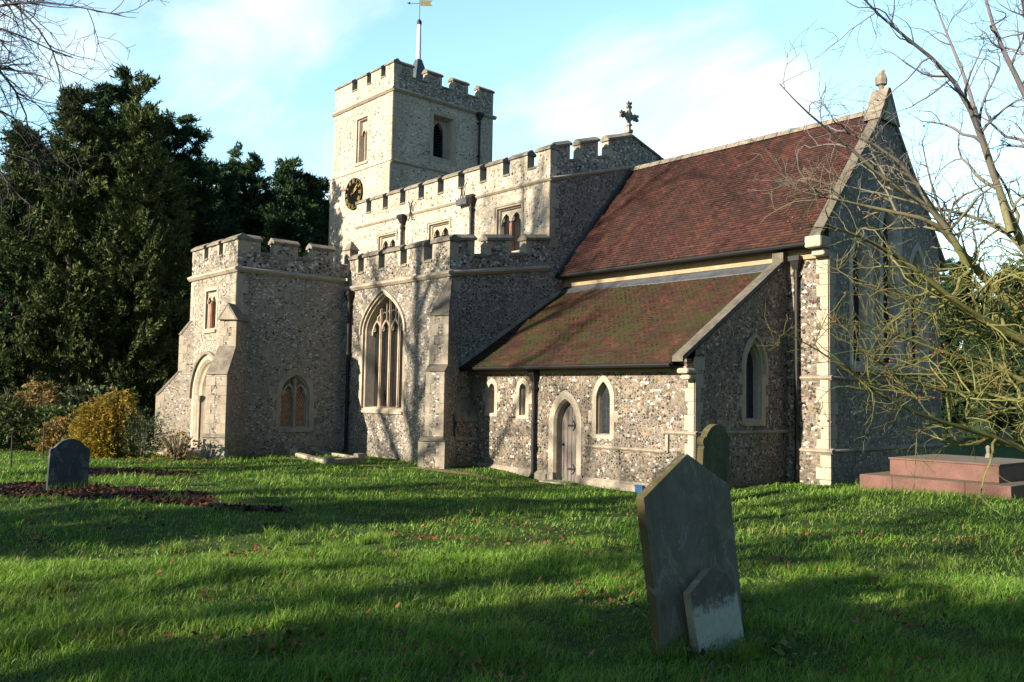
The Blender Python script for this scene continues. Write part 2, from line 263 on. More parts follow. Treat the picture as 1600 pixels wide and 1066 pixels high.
# ---------------------------------------------------------------- object helpers
def tag(o,label=None,cat=None,group=None,kind=None):
    if label: o['label']=label
    if cat: o['category']=cat
    if group: o['group']=group
    if kind: o['kind']=kind
    return o
def empty(name,loc,label,cat,group=None,rz=0):
    o=bpy.data.objects.new(name,None); o.empty_display_size=.3; COL.objects.link(o); o.location=loc; o.rotation_euler=(0,0,rz)
    return tag(o,label,cat,group)
class MB:
    def __init__(s): s.v=[]; s.f=[]; s.mi=[]; s.mats=[]; s.uv=None
    def m(s,mat):
        if mat not in s.mats: s.mats.append(mat)
        return s.mats.index(mat)
    def add(s,vs,fs,mat):
        b=len(s.v); s.v+= [tuple(p) for p in vs]; k=s.m(mat)
        for f in fs: s.f.append(tuple(b+i for i in f)); s.mi.append(k)
    def hexa(s,p,mat):   # 8 points: bottom 4 ccw, top 4 ccw
        s.add(p,[(3,2,1,0),(4,5,6,7),(0,1,5,4),(1,2,6,5),(2,3,7,6),(3,0,4,7)],mat)
    def box(s,x0,x1,y0,y1,z0,z1,mat):
        s.hexa([(x0,y0,z0),(x1,y0,z0),(x1,y1,z0),(x0,y1,z0),(x0,y0,z1),(x1,y0,z1),(x1,y1,z1),(x0,y1,z1)],mat)
    def fbox(s,F,u0,u1,v0,v1,w0,w1,mat):
        s.hexa([F(u0,v0,w0),F(u1,v0,w0),F(u1,v0,w1),F(u0,v0,w1),F(u0,v1,w0),F(u1,v1,w0),F(u1,v1,w1),F(u0,v1,w1)],mat)
    def extr(s,F,pts,w0,w1,mat,side=None):  # extrude polygon (u,v) from w0 to w1
        n=len(pts); b=[F(u,v,w0) for u,v in pts]; t=[F(u,v,w1) for u,v in pts]
        tri=geometry.tessellate_polygon([[Vector((u,v,0)) for u,v in pts]])
        fs=[tuple(i+n for i in x) for x in tri]+[tuple(reversed(x)) for x in tri]
        s.add(b+t,fs,mat); s.add(b+t,[(i,(i+1)%n,(i+1)%n+n,i+n) for i in range(n)],side or mat)
    def face(s,F,outer,holes,w,mat):
        loops=[outer]+holes; tri=geometry.tessellate_polygon([[Vector((u,v,0)) for u,v in l] for l in loops])
        s.add([F(u,v,w) for l in loops for u,v in l],[tuple(x) for x in tri],mat)
    def ring(s,F,inn,out,w0,w1,mat,win=None):  # flat ring at w1, outer skirt to w0, inner reveal to win
        n=len(inn); win=w0 if win is None else win
        a=[F(u,v,w1) for u,v in inn]; b=[F(u,v,w1) for u,v in out]; c=[F(u,v,w0) for u,v in out]; d=[F(u,v,win) for u,v in inn]
        V=a+b+c+d; fs=[]
        for i in range(n):
            j=(i+1)%n; fs+=[(i,j,j+n,i+n),(i+n,j+n,j+2*n,i+2*n),(j,i,i+3*n,j+3*n)]
        s.add(V,fs,mat)
    def strip(s,F,pts,wd,w0,w1,mat,closed=False):
        P=[Vector(p) for p in pts]; n=len(P); L=[];Rr=[]
        for i in range(n):
            a=P[(i-1)%n] if (closed or i>0) else P[i]; b=P[(i+1)%n] if (closed or i<n-1) else P[i]
            d=(b-a).normalized(); q=Vector((-d.y,d.x))*wd/2; L.append(P[i]+q); Rr.append(P[i]-q)
        for i in range(n if closed else n-1):
            j=(i+1)%n
            s.hexa([F(L[i].x,L[i].y,w0),F(L[j].x,L[j].y,w0),F(Rr[j].x,Rr[j].y,w0),F(Rr[i].x,Rr[i].y,w0),F(L[i].x,L[i].y,w1),F(L[j].x,L[j].y,w1),F(Rr[j].x,Rr[j].y,w1),F(Rr[i].x,Rr[i].y,w1)],mat)
    def tube(s,pts,rad,mat,k=8,cap=True):
        P=[Vector(p) for p in pts]; rs=rad if isinstance(rad,(list,tuple)) else [rad]*len(P); V=[];fs=[]
        for i,p in enumerate(P):
            d=(P[min(i+1,len(P)-1)]-P[max(i-1,0)]).normalized(); a=d.orthogonal().normalized() if abs(d.z)<.95 else (d.cross(Vector((1,0,0)))).normalized()
            b=d.cross(a); 
            if i and (a.dot(pa)<0): pass
            pa=a
            for q in range(k): t=2*math.pi*q/k; V.append(p+a*math.cos(t)*rs[i]+b*math.sin(t)*rs[i])
        for i in range(len(P)-1):
            for q in range(k): fs.append((i*k+q,i*k+(q+1)%k,(i+1)*k+(q+1)%k,(i+1)*k+q))
        if cap: fs+=[tuple(reversed(range(k))),tuple(range((len(P)-1)*k,len(P)*k))]
        s.add(V,fs,mat)
    def build(s,name,parent=None,off=(0,0,0),bevel=0,smooth=False):
        me=bpy.data.meshes.new(name); o3=Vector(off)
        me.from_pydata([tuple(Vector(p)-o3) for p in s.v],[],s.f)
        for m in s.mats: me.materials.append(m)
        me.polygons.foreach_set('material_index',s.mi); 
        if smooth: me.polygons.foreach_set('use_smooth',[True]*len(s.f))
        me.update(); me.validate()
        import bmesh
        bm=bmesh.new(); bm.from_mesh(me); bmesh.ops.recalc_face_normals(bm,faces=bm.faces) if not getattr(s,'openmesh',False) else None; bm.to_mesh(me); bm.free()
        o=bpy.data.objects.new(name,me); COL.objects.link(o)
        if parent: o.parent=parent
        if bevel:
            b=o.modifiers.new('bevel','BEVEL'); b.width=bevel; b.segments=2; b.limit_method='ANGLE'
        return o
def frame(O,U,Nn):
    O=Vector(O);U=Vector(U).normalized();Nn=Vector(Nn).normalized()
    return lambda u,v,w=0: O+U*u+Vector((0,0,v))+Nn*w
def FS(y): return frame((0,y,0),(1,0,0),(0,-1,0))     # south-facing wall: u = world x
def FE(x): return frame((x,0,0),(0,1,0),(1,0,0))      # east-facing wall: u = world y
def dep(s): return .60*math.sqrt(max(0,1-s*s))+.40*(1-s)     # depressed, still pointed
def arch(cx,h,z0,zs,za,n=9,lift=0):
    H=za-zs; r=(h*h+H*H)/(2*h); pts=[(cx-h,z0),(cx+h,z0),(cx+h,zs)]
    if H<h*1.05:
        f=[(math.cos(math.pi/2*i/n),) for i in range(1,n)]; f=[(c[0],zs+dep(c[0])*H) for c in f]
        return pts+[(cx+h*s,v) for s,v in f]+[(cx,za)]+[(cx-h*s,v) for s,v in reversed(f)]+[(cx-h,zs)]
    c=cx+h-r; a1=math.atan2(H,cx-c)
    for i in range(1,n): a=a1*i/n; pts.append((c+r*math.cos(a),zs+r*math.sin(a)))
    pts.append((cx,za))
    for i in range(n-1,0,-1): a=a1*i/n; pts.append((2*cx-c-r*math.cos(a),zs+r*math.sin(a)))
    pts.append((cx-h,zs)); return pts
def rect(u0,u1,v0,v1): return [(u0,v0),(u1,v0),(u1,v1),(u0,v1)]
def arch_top(cx,h,zs,za,n=8):
    return arch(cx,h,zs,zs,za,n)[2:]
# ---------------------------------------------------------------- the church
CH=(-9.0,4.0,0.0)
church=empty('church',CH,'medieval flint church with battlemented tower, red tiled chancel and lean-to vestry','church')
def part(mb,name,parent=None,label=None,**k):
    o=mb.build(name,parent or church,CH,**k)
    if label: o['label']=label
    return o
XA,XP,XPw,XT,XTw=-8.07,-13.77,-17.4,-19.9,-24.95
YA,YP,YN,YC,YR,YTs,YTn=-.87,-4.77,3.12,3.88,7.1,4.80,10.55
rng=random.Random(7)

def quoins(mb,Fa,ua,sa,Fb,ub,sb,v0,v1,mat=STONE,h=.3,La=.42,Lb=.24,pr=.012):
    """alternating corner stones; Fa keeps its edge flush at the corner, Fb laps over it"""
    v=v0;k=0
    while v<v1-.05:
        hh=min(h*rng.uniform(.85,1.15),v1-v); A,B=(La,Lb) if k%2 else (Lb,La); A*=rng.uniform(.9,1.1);B*=rng.uniform(.9,1.1)
        a,b=sorted((ua,ua+sa*A)); mb.fbox(Fa,a,b,v+.006,v+hh-.006,-.03,pr,mat)
        if Fb:
            a,b=sorted((ub-sb*pr,ub+sb*B)); mb.fbox(Fb,a,b,v+.006,v+hh-.006,-.03,pr,mat)
        v+=hh;k+=1
def course(mb,F,u0,u1,v,h=.15,pj=.09,v1=None,mat=STONE):
    v1=v if v1 is None else v1     # v = top of course at u0, v1 = top at u1
    f=lambda u,vv,w:F(u,vv,w)
    mb.hexa([f(u0,v-h*.5,-.02),f(u1,v1-h*.5,-.02),f(u1,v1-h*.62,pj),f(u0,v-h*.62,pj),f(u0,v,-.02),f(u1,v1,-.02),f(u1,v1-h*.35,pj),f(u0,v-h*.35,pj)],mat)
    mb.hexa([f(u0,v-h,-.02),f(u1,v1-h,-.02),f(u1,v1-h,pj*.35),f(u0,v-h,pj*.35),f(u0,v-h*.501,-.02),f(u1,v1-h*.501,-.02),f(u1,v1-h*.621,pj*.97),f(u0,v-h*.621,pj*.97)],mat)
def coping(mb,F,u0,u1,va,vb,th=.3,h=.2,ov=.06,mat=COPE):
    P=[(ov,0),(ov,h*.38),(-th*.5+.03,h),(-th*.5-.03,h),(-th-ov,h*.38),(-th-ov,0)]
    V=[F(u0,va+b,a) for a,b in P]+[F(u1,vb+b,a) for a,b in P]; n=6
    mb.add(V,[tuple(range(n)),tuple(range(2*n-1,n-1,-1))]+[(i,i+n,(i+1)%n+n,(i+1)%n) for i in range(n)],mat)
def slopebox(mb,F,u0,u1,va0,va1,vb0,vb1,w0,w1,mat):
    mb.hexa([F(u0,va0,w0),F(u1,vb0,w0),F(u1,vb0,w1),F(u0,va0,w1),F(u0,va1,w0),F(u1,vb1,w0),F(u1,vb1,w1),F(u0,va1,w1)],mat)
def merlon(mb,F,a,b,zc,zt,flint,th=.3,ends=(1,1),cov=(.05,.05),ch=.2,edge=.14,m=STONE):
    slopebox(mb,F,a,b,zc(a)-.002,zt(a)-ch,zc(b)-.002,zt(b)-ch,-th,0,flint)
    for e,u0,u1 in ((ends[0],a-.004,a+edge),(ends[1],b-edge,b+.004)):
        if not e: continue
        hh=(zt(u0)-ch-zc(u0))/2
        for k in range(2):
            ww=edge*(1.25 if k else .8); p,q=(u0,u0+ww) if u0<a else (u1-ww,u1)
            slopebox(mb,F,p,q,zc(p)+k*hh+.004,zc(p)+(k+1)*hh-.004,zc(q)+k*hh+.004,zc(q)+(k+1)*hh-.004,-th-.004,.008,m)
    coping(mb,F,a-cov[0],b+cov[1],zt(a-cov[0])-ch,zt(b+cov[1])-ch,th,ch)
def parapet(F,u0,u1,zs,zc,zt,mer,flint,th=.3,corner=None,name='parapet'):
    """low wall with sill copings in the gaps; every merlon a sub-part"""
    mb=MB(); slopebox(mb,F,u0,u1,zs(u0),zc(u0),zs(u1),zc(u1),-th,0,flint)
    for (a,b) in zip(mer[:-1],mer[1:]):
        g0,g1=a[1]+.01,b[0]-.01; coping(mb,F,g0,g1,zc(g0)-.05,zc(g1)-.05,th,.13,.04)
    p=part(mb,name)
    for (a,b) in mer:
        mm=MB(); merlon(mm,F,a,b,zc,zt,flint,th,cov=(.05,.05)); part(mm,'merlon',p)
    return p

def win(F,cx,h,z0,zs,za,sur=.16,depth=.22,inset=.07,lights=1,stone=STONE,glass=GLASS,hood=False,zl=None,mw=.09,sill=True,blocky=True,name='window',square=None,cusps=True,label=None,jamb=None):
    """returns the hole outline; builds window (frame, mullions) > pane, sill"""
    if square: outer=rect(cx-h,cx+h,z0,za); inner=rect(cx-h+inset,cx+h-inset,z0+inset*.7,za-inset); big=rect(cx-h-sur,cx+h+sur,z0-sur*.6,za+sur)
    else:
        outer=arch(cx,h,z0,zs,za); inner=arch(cx,h-inset,z0+inset*.7,zs,za-inset*1.25); big=arch(cx,h+sur,z0-sur*.7,zs,za+sur*1.2)
    mb=MB(); n=len(outer)
    a=[F(u,v,.012) for u,v in outer]; b=[F(u,v,.012) for u,v in big]; c=[F(u,v,-.02) for u,v in big]; d=[F(u,v,-depth) for u,v in inner]; e=[F(u,v,-.09) for u,v in [(p[0]*.5+q[0]*.5,p[1]*.5+q[1]*.5) for p,q in zip(outer,inner)]]
    f2=[F(u,v,-.06) for u,v in outer]
    V=a+b+c+d+e+f2; fs=[]
    for i in range(n):
        j=(i+1)%n; fs+=[(i,j,j+n,i+n),(i+n,j+n,j+2*n,i+2*n),(j,i,i+5*n,j+5*n),(j+5*n,i+5*n,i+4*n,j+4*n),(j+4*n,i+4*n,i+3*n,j+3*n)]
    mb.openmesh=True
    mb.add(V,fs,stone)
    if blocky:   # side stones tailing into the wall
        v=z0+.05;k=0
        while v<zs-.1:
            hh=.27; L=sur+(.12 if k%2 else .0)
            if k%2:
                mb.fbox(F,cx-h-L,cx-h-sur+.01,v,min(v+hh,zs),-.02,.0115,stone); mb.fbox(F,cx+h+sur-.01,cx+h+L,v,min(v+hh,zs),-.02,.0115,stone)
            v+=hh;k+=1
    hi=h-inset
    if square: top=lambda u: za-inset
    else:
        H=za-inset*1.25-zs; r=(hi*hi+H*H)/(2*hi)
        if H<hi*1.05: top=lambda u: zs+dep(min(1,abs(u-cx)/hi))*H
        else: top=lambda u: zs+math.sqrt(max(0,r*r-(abs(u-cx)-(hi-r))**2))
    if lights>1:
        lw=2*hi/lights; zl_=zl if zl else (za-.45 if square else zs-.05)
        for i in range(1,lights):
            u=cx-hi+lw*i; mb.fbox(F,u-mw/2,u+mw/2,z0,(zl_+.02 if square else top(u)),-depth+.02,-depth+.15,jamb or stone)
            mb.fbox(F,u-mw*.28,u+mw*.28,z0,(zl_ if square else top(u)-.04),-depth+.13,-depth+.185,jamb or stone)
        for i in range(lights):
            c0=cx-hi+lw*(i+.5); al=lw*.9 if not square else lw*.75
            mx=min(al,top(c0)-zl_-.05) if not square else min(al,za-inset-zl_-.04)
            if mx>.08:
                pts=arch_top(c0,lw/2,zl_,zl_+mx,7)
                mb.strip(F,pts,mw*.62,-depth+.03,-depth+.14,stone)
                if square: # solid spandrels over the light heads
                    sp=[(c0-lw/2,za-inset+.01),(c0-lw/2,zl_)]+list(reversed(pts))[1:]+[(c0+lw/2,za-inset+.01)]
                    mb.extr(F,sp,-depth+.02,-depth+.11,stone)
                if cusps:
                    for sg in (-1,1):
                        mb.strip(F,[(c0+sg*lw*.46,zl_+mx*.28),(c0+sg*lw*.27,zl_+mx*.30),(c0+sg*lw*.30,zl_+mx*.62)],mw*.25,-depth+.04,-depth+.11,stone)
                if not square and top(c0)-(zl_+mx)>.15: # panel tracery above each light
                    mb.fbox(F,c0-mw*.3,c0+mw*.3,zl_+mx,top(c0),-depth+.03,-depth+.12,stone)
                    for sg in (-1,1):
                        cc=c0+sg*lw/4; tz=zl_+mx*.8; hh=min(lw*.5,top(cc)-tz-.1)
                        if hh>.08: mb.strip(F,arch_top(cc,lw/4,tz+ (top(cc)-tz)*.35,tz+(top(cc)-tz)*.35+hh*.6,5),mw*.28,-depth+.04,-depth+.11,stone)
    o=part(mb,name,label=label)
    g=MB(); g.openmesh=True; g.face(F,inner,[],-depth+.015,glass); part(g,'pane',o)
    if glass is GLASS_LIT or lights>2 or True:
        pass
    if sill:
        s=MB(); k=h+sur*.55; s.hexa([F(cx-k,z0-.14,-.05),F(cx+k,z0-.14,-.05),F(cx+k,z0-.14,.06),F(cx-k,z0-.14,.06),F(cx-k,z0+.03,-depth),F(cx+k,z0+.03,-depth),F(cx+k,z0-.06,.06),F(cx-k,z0-.06,.06)],stone); part(s,'sill',o)
    if hood:
        hm=MB()
        if square:
            q=sur*.75; pts=[(cx-h-q,za-.28),(cx-h-q,za+q),(cx+h+q,za+q),(cx+h+q,za-.28)]
        else: 
            q=sur*.9; pts=[(cx+h+q,zs-.12)]+arch_top(cx,h+q,zs,za+q*1.2,10)[0:]+[(cx-h-q,zs-.12)]
        hm.strip(F,pts,.08,0,.045 if square else .08,stone); part(hm,'hood_mould',o)
    return outer
def flat(mb,F,pts,mat,w=0): mb.face(F,pts,[],w,mat)

FSn=FS(YN);FSa=FS(YA);FSp=FS(YP);FSt=FS(YTs);FSc=FS(YC);FSv=FS(0.0)
FEn=FE(XA);FEp=FE(XP);FEt=FE(XT);FEc=FE(1.13);FEv=FE(0.0)
Fwest=lambda x:frame((x,0,0),(0,-1,0),(-1,0,0))
B0=-.5
K=lambda z:(lambda u:z)

# ---- tower
holes_S=[win(FSt,-22.42,.46,12.75,0,14.82,.16,.34,.12,lights=2,square=True,zl=14.1,blocky=False,sill=True,cusps=False,glass=GLASS,name='belfry_window',hood=False)]
bel=rect(7.02,8.14,12.95,14.92)
mb=MB(); mb.openmesh=True
for z0,z1,d in ((B0,12.3,.09),(12.3,15.655,0.)):
    x0,x1,y0,y1=XTw-d,XT+(d*.3),YTs-d,YTn+d*.3
    if d: 
        flat(mb,FS(y0),rect(x0,x1,z0,z1),F_PALE); flat(mb,FE(x1),rect(y0,y1,z0,z1),F_PALE)
    else:
        mb.face(FS(y0),rect(x0,x1,z0,z1),holes_S,0,F_PALE); mb.face(FE(x1),rect(y0,y1,z0,z1),[bel],0,F_PALE)
    flat(mb,Fwest(x0),rect(-y1,-y0,z0,z1),F_PALE); flat(mb,frame((0,y1,0),(-1,0,0),(0,1,0)),rect(-x1,-x0,z0,z1),F_PALE)
mb.add([(XTw,YTs,15.6),(XT,YTs,15.6),(XT,YTn,15.6),(XTw,YTn,15.6)],[(0,1,2,3)],LEAD)
tower=part(mb,'tower')
mb=MB(); quoins(mb,FSt,XT,-1,FEt,YTs,1,12.45,15.5,h=.34,La=.5,Lb=.3); part(mb,'quoins',tower); mb=MB(); quoins(mb,FE(XT),YTn,-1,None,0,0,12.45,15.5,h=.34,La=.5,Lb=.3); part(mb,'quoins',tower); mb=MB(); quoins(mb,FSt,XTw,1,None,0,0,12.45,15.5,h=.34); part(mb,'quoins',tower); mb=MB()
quoins(mb,FS(YTs-.09),XT+.027,-1,FE(XT+.027),YTs-.09,1,9,12.2,h=.34,La=.5,Lb=.3); part(mb,'quoins',tower); mb=MB(); quoins(mb,FS(YTs-.09),XTw-.09,1,None,0,0,3,12.2,h=.34)
part(mb,'quoins',tower)
for z,h,pj,dx in ((15.68,.22,.14,0),(12.42,.16,.13,0)):
    mb=MB(); course(mb,FSt,XTw-pj,XT+pj,z,h,pj); course(mb,FEt,YTs,YTn+pj,z,h,pj)
    course(mb,Fwest(XTw),-YTn,-YTs,z,h,pj)
    part(mb,'string_course',tower)
# east belfry opening: deep splayed frame, pointed light and louvres
mb=MB(); mb.openmesh=True
big=rect(6.86,8.3,12.75,15.08); inn=rect(7.13,8.03,13.02,14.8)
n=4; a=[FEt(u,v,.012) for u,v in bel]; b=[FEt(u,v,.012) for u,v in big]; c=[FEt(u,v,-.02) for u,v in big]; d=[FEt(u,v,-.38) for u,v in inn]
fs=[]
for i in range(4): j=(i+1)%4; fs+=[(i,j,j+4,i+4),(i+4,j+4,j+8,i+8),(j,i,i+12,j+12)]
mb.add(a+b+c+d,fs,STONE); lt=arch(7.58,.30,13.1,14.25,14.72,7); mb.face(FEt,inn,[lt],-.38,STONE)
mb.add([FEt(u,v,-.38) for u,v in lt]+[FEt(u,v,-.6) for u,v in lt],[((i+1)%len(lt),i,i+len(lt),(i+1)%len(lt)+len(lt)) for i in range(len(lt))],STONE)
bw=part(mb,'belfry_opening')
mb=MB(); mb.face(FEt,lt,[],-.6,DARKV)
for k in range(11):
    z=13.12+k*.125; hw=.3 if z<14.2 else max(.05,.3-(z-14.2)*.45)
    mb.hexa([FEt(7.58-hw,z,-.42),FEt(7.58+hw,z,-.42),FEt(7.58+hw,z+.1,-.56),FEt(7.58-hw,z+.1,-.56),FEt(7.58-hw,z+.02,-.42),FEt(7.58+hw,z+.02,-.42),FEt(7.58+hw,z+.12,-.56),FEt(7.58-hw,z+.12,-.56)],IRON)
mb.openmesh=True; part(mb,'louvre_slats',bw)
TZ=(K(15.66),K(16.32),K(16.95))
parapet(FSt,XTw,XT,*TZ,[(XTw,-23.42),(-22.95+.55,-22.4+.08) if 0 else (-23.35+.42,-22.12),(-21.75,-20.93),(-20.55,XT)],F_PALE)
pE=parapet(FEt,YTs+.3,YTn,*TZ,[(YTs+.3,5.82),(6.60,7.44),(8.08,8.99),(9.66,YTn)],F_PARA)
parapet(Fwest(XTw),-YTn,-YTs-.3,*TZ,[(-YTn,-9.5),(-8.9,-7.9),(-7.4,-6.4),(-5.9,-YTs-.3)],F_PALE)
parapet(frame((0,YTn,0),(-1,0,0),(0,1,0)),-XT+.3,-XTw-.3,*TZ,[(20.2,21),(21.4,22.4),(22.8,23.6),(24,24.65)],F_PALE)
# mast and vane
mb=MB(); cx,cy=-22.2,7.7
mb.add([(cx-.75,cy-.75,15.95),(cx+.75,cy-.75,15.95),(cx+.75,cy+.75,15.95),(cx-.75,cy+.75,15.95)]+[(cx-.5,cy-.5,16.9),(cx+.5,cy-.5,16.9),(cx+.5,cy+.5,16.9),(cx-.5,cy+.5,16.9)]+[(cx-.12,cy-.12,18.3),(cx+.12,cy-.12,18.3),(cx+.12,cy+.12,18.3),(cx-.12,cy+.12,18.3)],
 [(0,1,5,4),(1,2,6,5),(2,3,7,6),(3,0,4,7),(4,5,9,8),(5,6,10,9),(6,7,11,10),(7,4,8,11),(8,9,10,11)],LEAD)
mast=part(mb,'mast_base')
mb=MB(); mb.tube([(cx,cy,18.1),(cx,cy,20.1)],[.13,.09],WHITE_SH,10); mb.tube([(cx,cy,20.05),(cx,cy,20.2),(cx,cy,20.3)],[.115,.12,.05],IRON,10); part(mb,'mast_pole',mast)
mb=MB(); mb.tube([(cx,cy,20.25),(cx,cy,21.35)],.018,IRON,6); 
dv=Vector((.62,.78,0)).normalized()
Fv=frame((cx,cy,0),dv,(dv.y,-dv.x,0)); mb.extr(Fv,[(.03,21.0),(.62,21.0),(.50,21.14),(.62,21.28),(.03,21.28)],-.01,.01,VANE); mb.tube([Vector((cx,cy,21.1)),Vector((cx,cy,21.1))-dv*.5],.014,IRON,6); mb.extr(Fv,[(-.62,21.1),(-.46,21.03),(-.46,21.17)],-.01,.01,IRON)
part(mb,'weather_vane',mast)
# clock: black skeleton dial with gilt numerals
CU,CV,CR=-22.78,11.3,.74
FK=FS(YTs-.09)
mb=MB()
def circ(r,n=40,c=(CU,CV)): return [(c[0]+r*math.sin(2*math.pi*i/n),c[1]+r*math.cos(2*math.pi*i/n)) for i in range(n)]
mb.extr(FK,list(reversed(circ(CR))),.03,.09,CLOCKBLK); clock=part(mb,'clock_dial')
NUM=['XII','I','II','III','IIII','V','VI','VII','VIII','IX','X','XI']
for i,s in enumerate(NUM):
    g=MB(); t=2*math.pi*i/12; er=(math.sin(t),math.cos(t)); et=(math.cos(t),-math.sin(t))
    ws={'I':.055,'V':.10,'X':.11}; tot=sum(ws[c] for c in s); x=-tot/2; r0,r1=CR*.66,CR*.93
    P=lambda a,r:(CU+er[0]*r+et[0]*a,CV+er[1]*r+et[1]*a)
    for c in s:
        w=ws[c]; m=x+w/2
        if c=='I': g.strip(FK,[P(m,r0),P(m,r1)],.024,.085,.10,GOLD)
        elif c=='V': g.strip(FK,[P(m-w*.38,r1),P(m,r0),P(m+w*.38,r1)],.022,.085,.10,GOLD)
        else: g.strip(FK,[P(m-w*.38,r1),P(m+w*.38,r0)],.022,.085,.10,GOLD); g.strip(FK,[P(m-w*.38,r0),P(m+w*.38,r1)],.018,.085,.102,GOLD)
        x+=w
    part(g,'numeral',clock)
for ang,L,w in ((48,.62,.05),(62,.42,.075)):
    g=MB(); t=R(ang); d=(math.sin(t),math.cos(t)); q=(d[1],-d[0])
    g.extr(FK,[(CU-d[0]*.12+q[0]*w/2,CV-d[1]*.12+q[1]*w/2),(CU-d[0]*.12-q[0]*w/2,CV-d[1]*.12-q[1]*w/2),(CU+d[0]*L*.75*1-q[0]*w*.7,CV+d[1]*L*.75-q[1]*w*.7),(CU+d[0]*L*CR/.74,CV+d[1]*L*CR/.74),(CU+d[0]*L*.75+q[0]*w*.7,CV+d[1]*L*.75+q[1]*w*.7)],.12,.135,GOLD); part(g,'clock_hand',clock)
g=MB(); g.strip(FK,circ(CR*.97),.012,.085,.10,GOLD,closed=True); part(g,'minute_ring',clock)

# ---- nave
holes=[win(FSn,c,.62,6.95,0,8.5,.13,.24,.10,lights=2,square=True,zl=7.95,hood=True,glass=GLASS,jamb=STONE_RED if i==2 else None,name='clerestory_window',blocky=False) for i,c in enumerate((-17.52,-14.02,-10.06))]
zsE=lambda u:9.2+.28*min(u-YN,2*YR-YN-u); 
mb=MB(); mb.openmesh=True; YNn=2*YR-YN
mb.face(FSn,rect(XT,XA,B0,9.1),holes,0,F_PALE)
mb.face(FEn,[(YN,B0),(YNn,B0),(YNn,9.1),(YR,zsE(YR)-.1),(YN,9.1)],[],0,F_AISLE)
flat(mb,Fwest(XT+.0),[(-YNn,B0),(-YN,B0),(-YN,9.1),(-YR,9.6),(-YNn,9.1)],F_PALE); flat(mb,frame((0,YNn,0),(-1,0,0),(0,1,0)),rect(-XA,-XT,B0,9.1),F_PALE)
mb.add([(XT,YN,9.05),(XA,YN,9.05),(XA,YR,10.0),(XT,YR,10.0),(XT,YNn,9.05),(XA,YNn,9.05)],[(0,1,2,3),(3,2,5,4)],LEAD)
nave=part(mb,'nave_wall')
mb=MB(); quoins(mb,FSn,XA,-1,FEn,YN,1,6.9,9.0,h=.3,La=.38,Lb=.26,mat=STONE); part(mb,'quoins',nave)
mb=MB(); course(mb,FSn,XT,XA+.09,9.2,.15,.09); course(mb,FEn,YN,YR,9.2,.15,.09,zsE(YR)); course(mb,FEn,YR,YNn,zsE(YR),.15,.09,9.2); part(mb,'string_course',nave)
mer=[(-8.72,XA)]
for i in range(9):
    b=-9.17-i*1.247; a=b-.86; mer.append((max(a,XT),b))
mer=sorted(mer)
parapet(FSn,XT,XA,K(9.19),K(9.63),K(10.3),mer,F_PALE)
ztE=lambda u:10.32+.303*min(u-YN,YNn-u); zcE=lambda u:9.62+.28*min(u-YN,YNn-u)
mb=MB()
slopebox(mb,FEn,YN+.3,YR,zsE(YN+.3)-.002,zcE(YN+.3),zsE(YR)-.002,zcE(YR),-.3,0,F_PARA); slopebox(mb,FEn,YR,YNn,zsE(YR)-.002,zcE(YR),zsE(YNn)-.002,zcE(YNn),-.3,0,F_PARA)
for g0,g1 in ((4.0,4.48),(5.35,5.87),(8.6,8.9),(9.9,10.2)): coping(mb,FEn,g0,g1,zcE(g0)-.05,zcE(g1)-.05,.3,.13,.04)
p=part(mb,'parapet')
for a,b,e in ((YN+.3,4.0,(0,1)),(4.48,5.35,(1,1)),(8.9,9.9,(1,1)),(10.2,YNn,(1,1))):
    mm=MB(); merlon(mm,FEn,a,b,zcE,ztE,F_PARA,ends=e); part(mm,'merlon',p)
mm=MB()  # gabled centre merlon under the cross
slopebox(mm,FEn,5.87,YR,zcE(5.87)-.002,ztE(5.87)-.2,zcE(YR)-.002,ztE(YR)-.2,-.3,0,F_PARA); slopebox(mm,FEn,YR,8.59,zcE(YR)-.002,ztE(YR)-.2,zcE(8.59)-.002,ztE(8.59)-.2,-.3,0,F_PARA)
for k in range(2): mm.fbox(FEn,5.865,5.865+(.17 if k else .24),zcE(5.87)+.35*k,zcE(5.66)+.35*k+.34,-.305,.008,STONE)
coping(mm,FEn,5.81,YR,ztE(5.81)-.2,ztE(YR)-.2,.3,.2); coping(mm,FEn,YR,8.65,ztE(YR)-.2,ztE(8.65)-.2,.3,.2); part(mm,'merlon',p)
# cross on the nave gable
mb=MB(); FX=frame((XA-.15,YR,0),(0,1,0),(1,0,0)); z=11.5
mb.fbox(FX,-.11,.11,z,z+.12,-.11,.11,STONE_OLD); mb.fbox(FX,-.055,.055,z+.1,z+1.0,-.055,.055,STONE_OLD); mb.fbox(FX,-.36,.36,z+.56,z+.68,-.05,.05,STONE_OLD)
mb.fbox(FX,-.09,.09,z+.26,z+.32,-.09,.09,STONE_OLD)
for (u,v) in ((-.37,.62),(.37,.62),(0,1.02)):
    for (du,dv) in ((0,0),(.07,.07),(-.07,.07),(.07,-.07),(-.07,-.07)):
        c=[(u+du+.055*math.cos(t*math.pi/3),z+v+dv+.055*math.sin(t*math.pi/3)) for t in range(6)]; mb.extr(FX,c,-.05-.004*(du>0),.05+.004*(dv>0),STONE_OLD)
c=[(.17*math.cos(t*math.pi/6),z+.62+.17*math.sin(t*math.pi/6)) for t in range(12)]; mb.strip(FX,c,.05,-.035,.035,STONE_OLD,closed=True)
part(mb,'gable_cross')
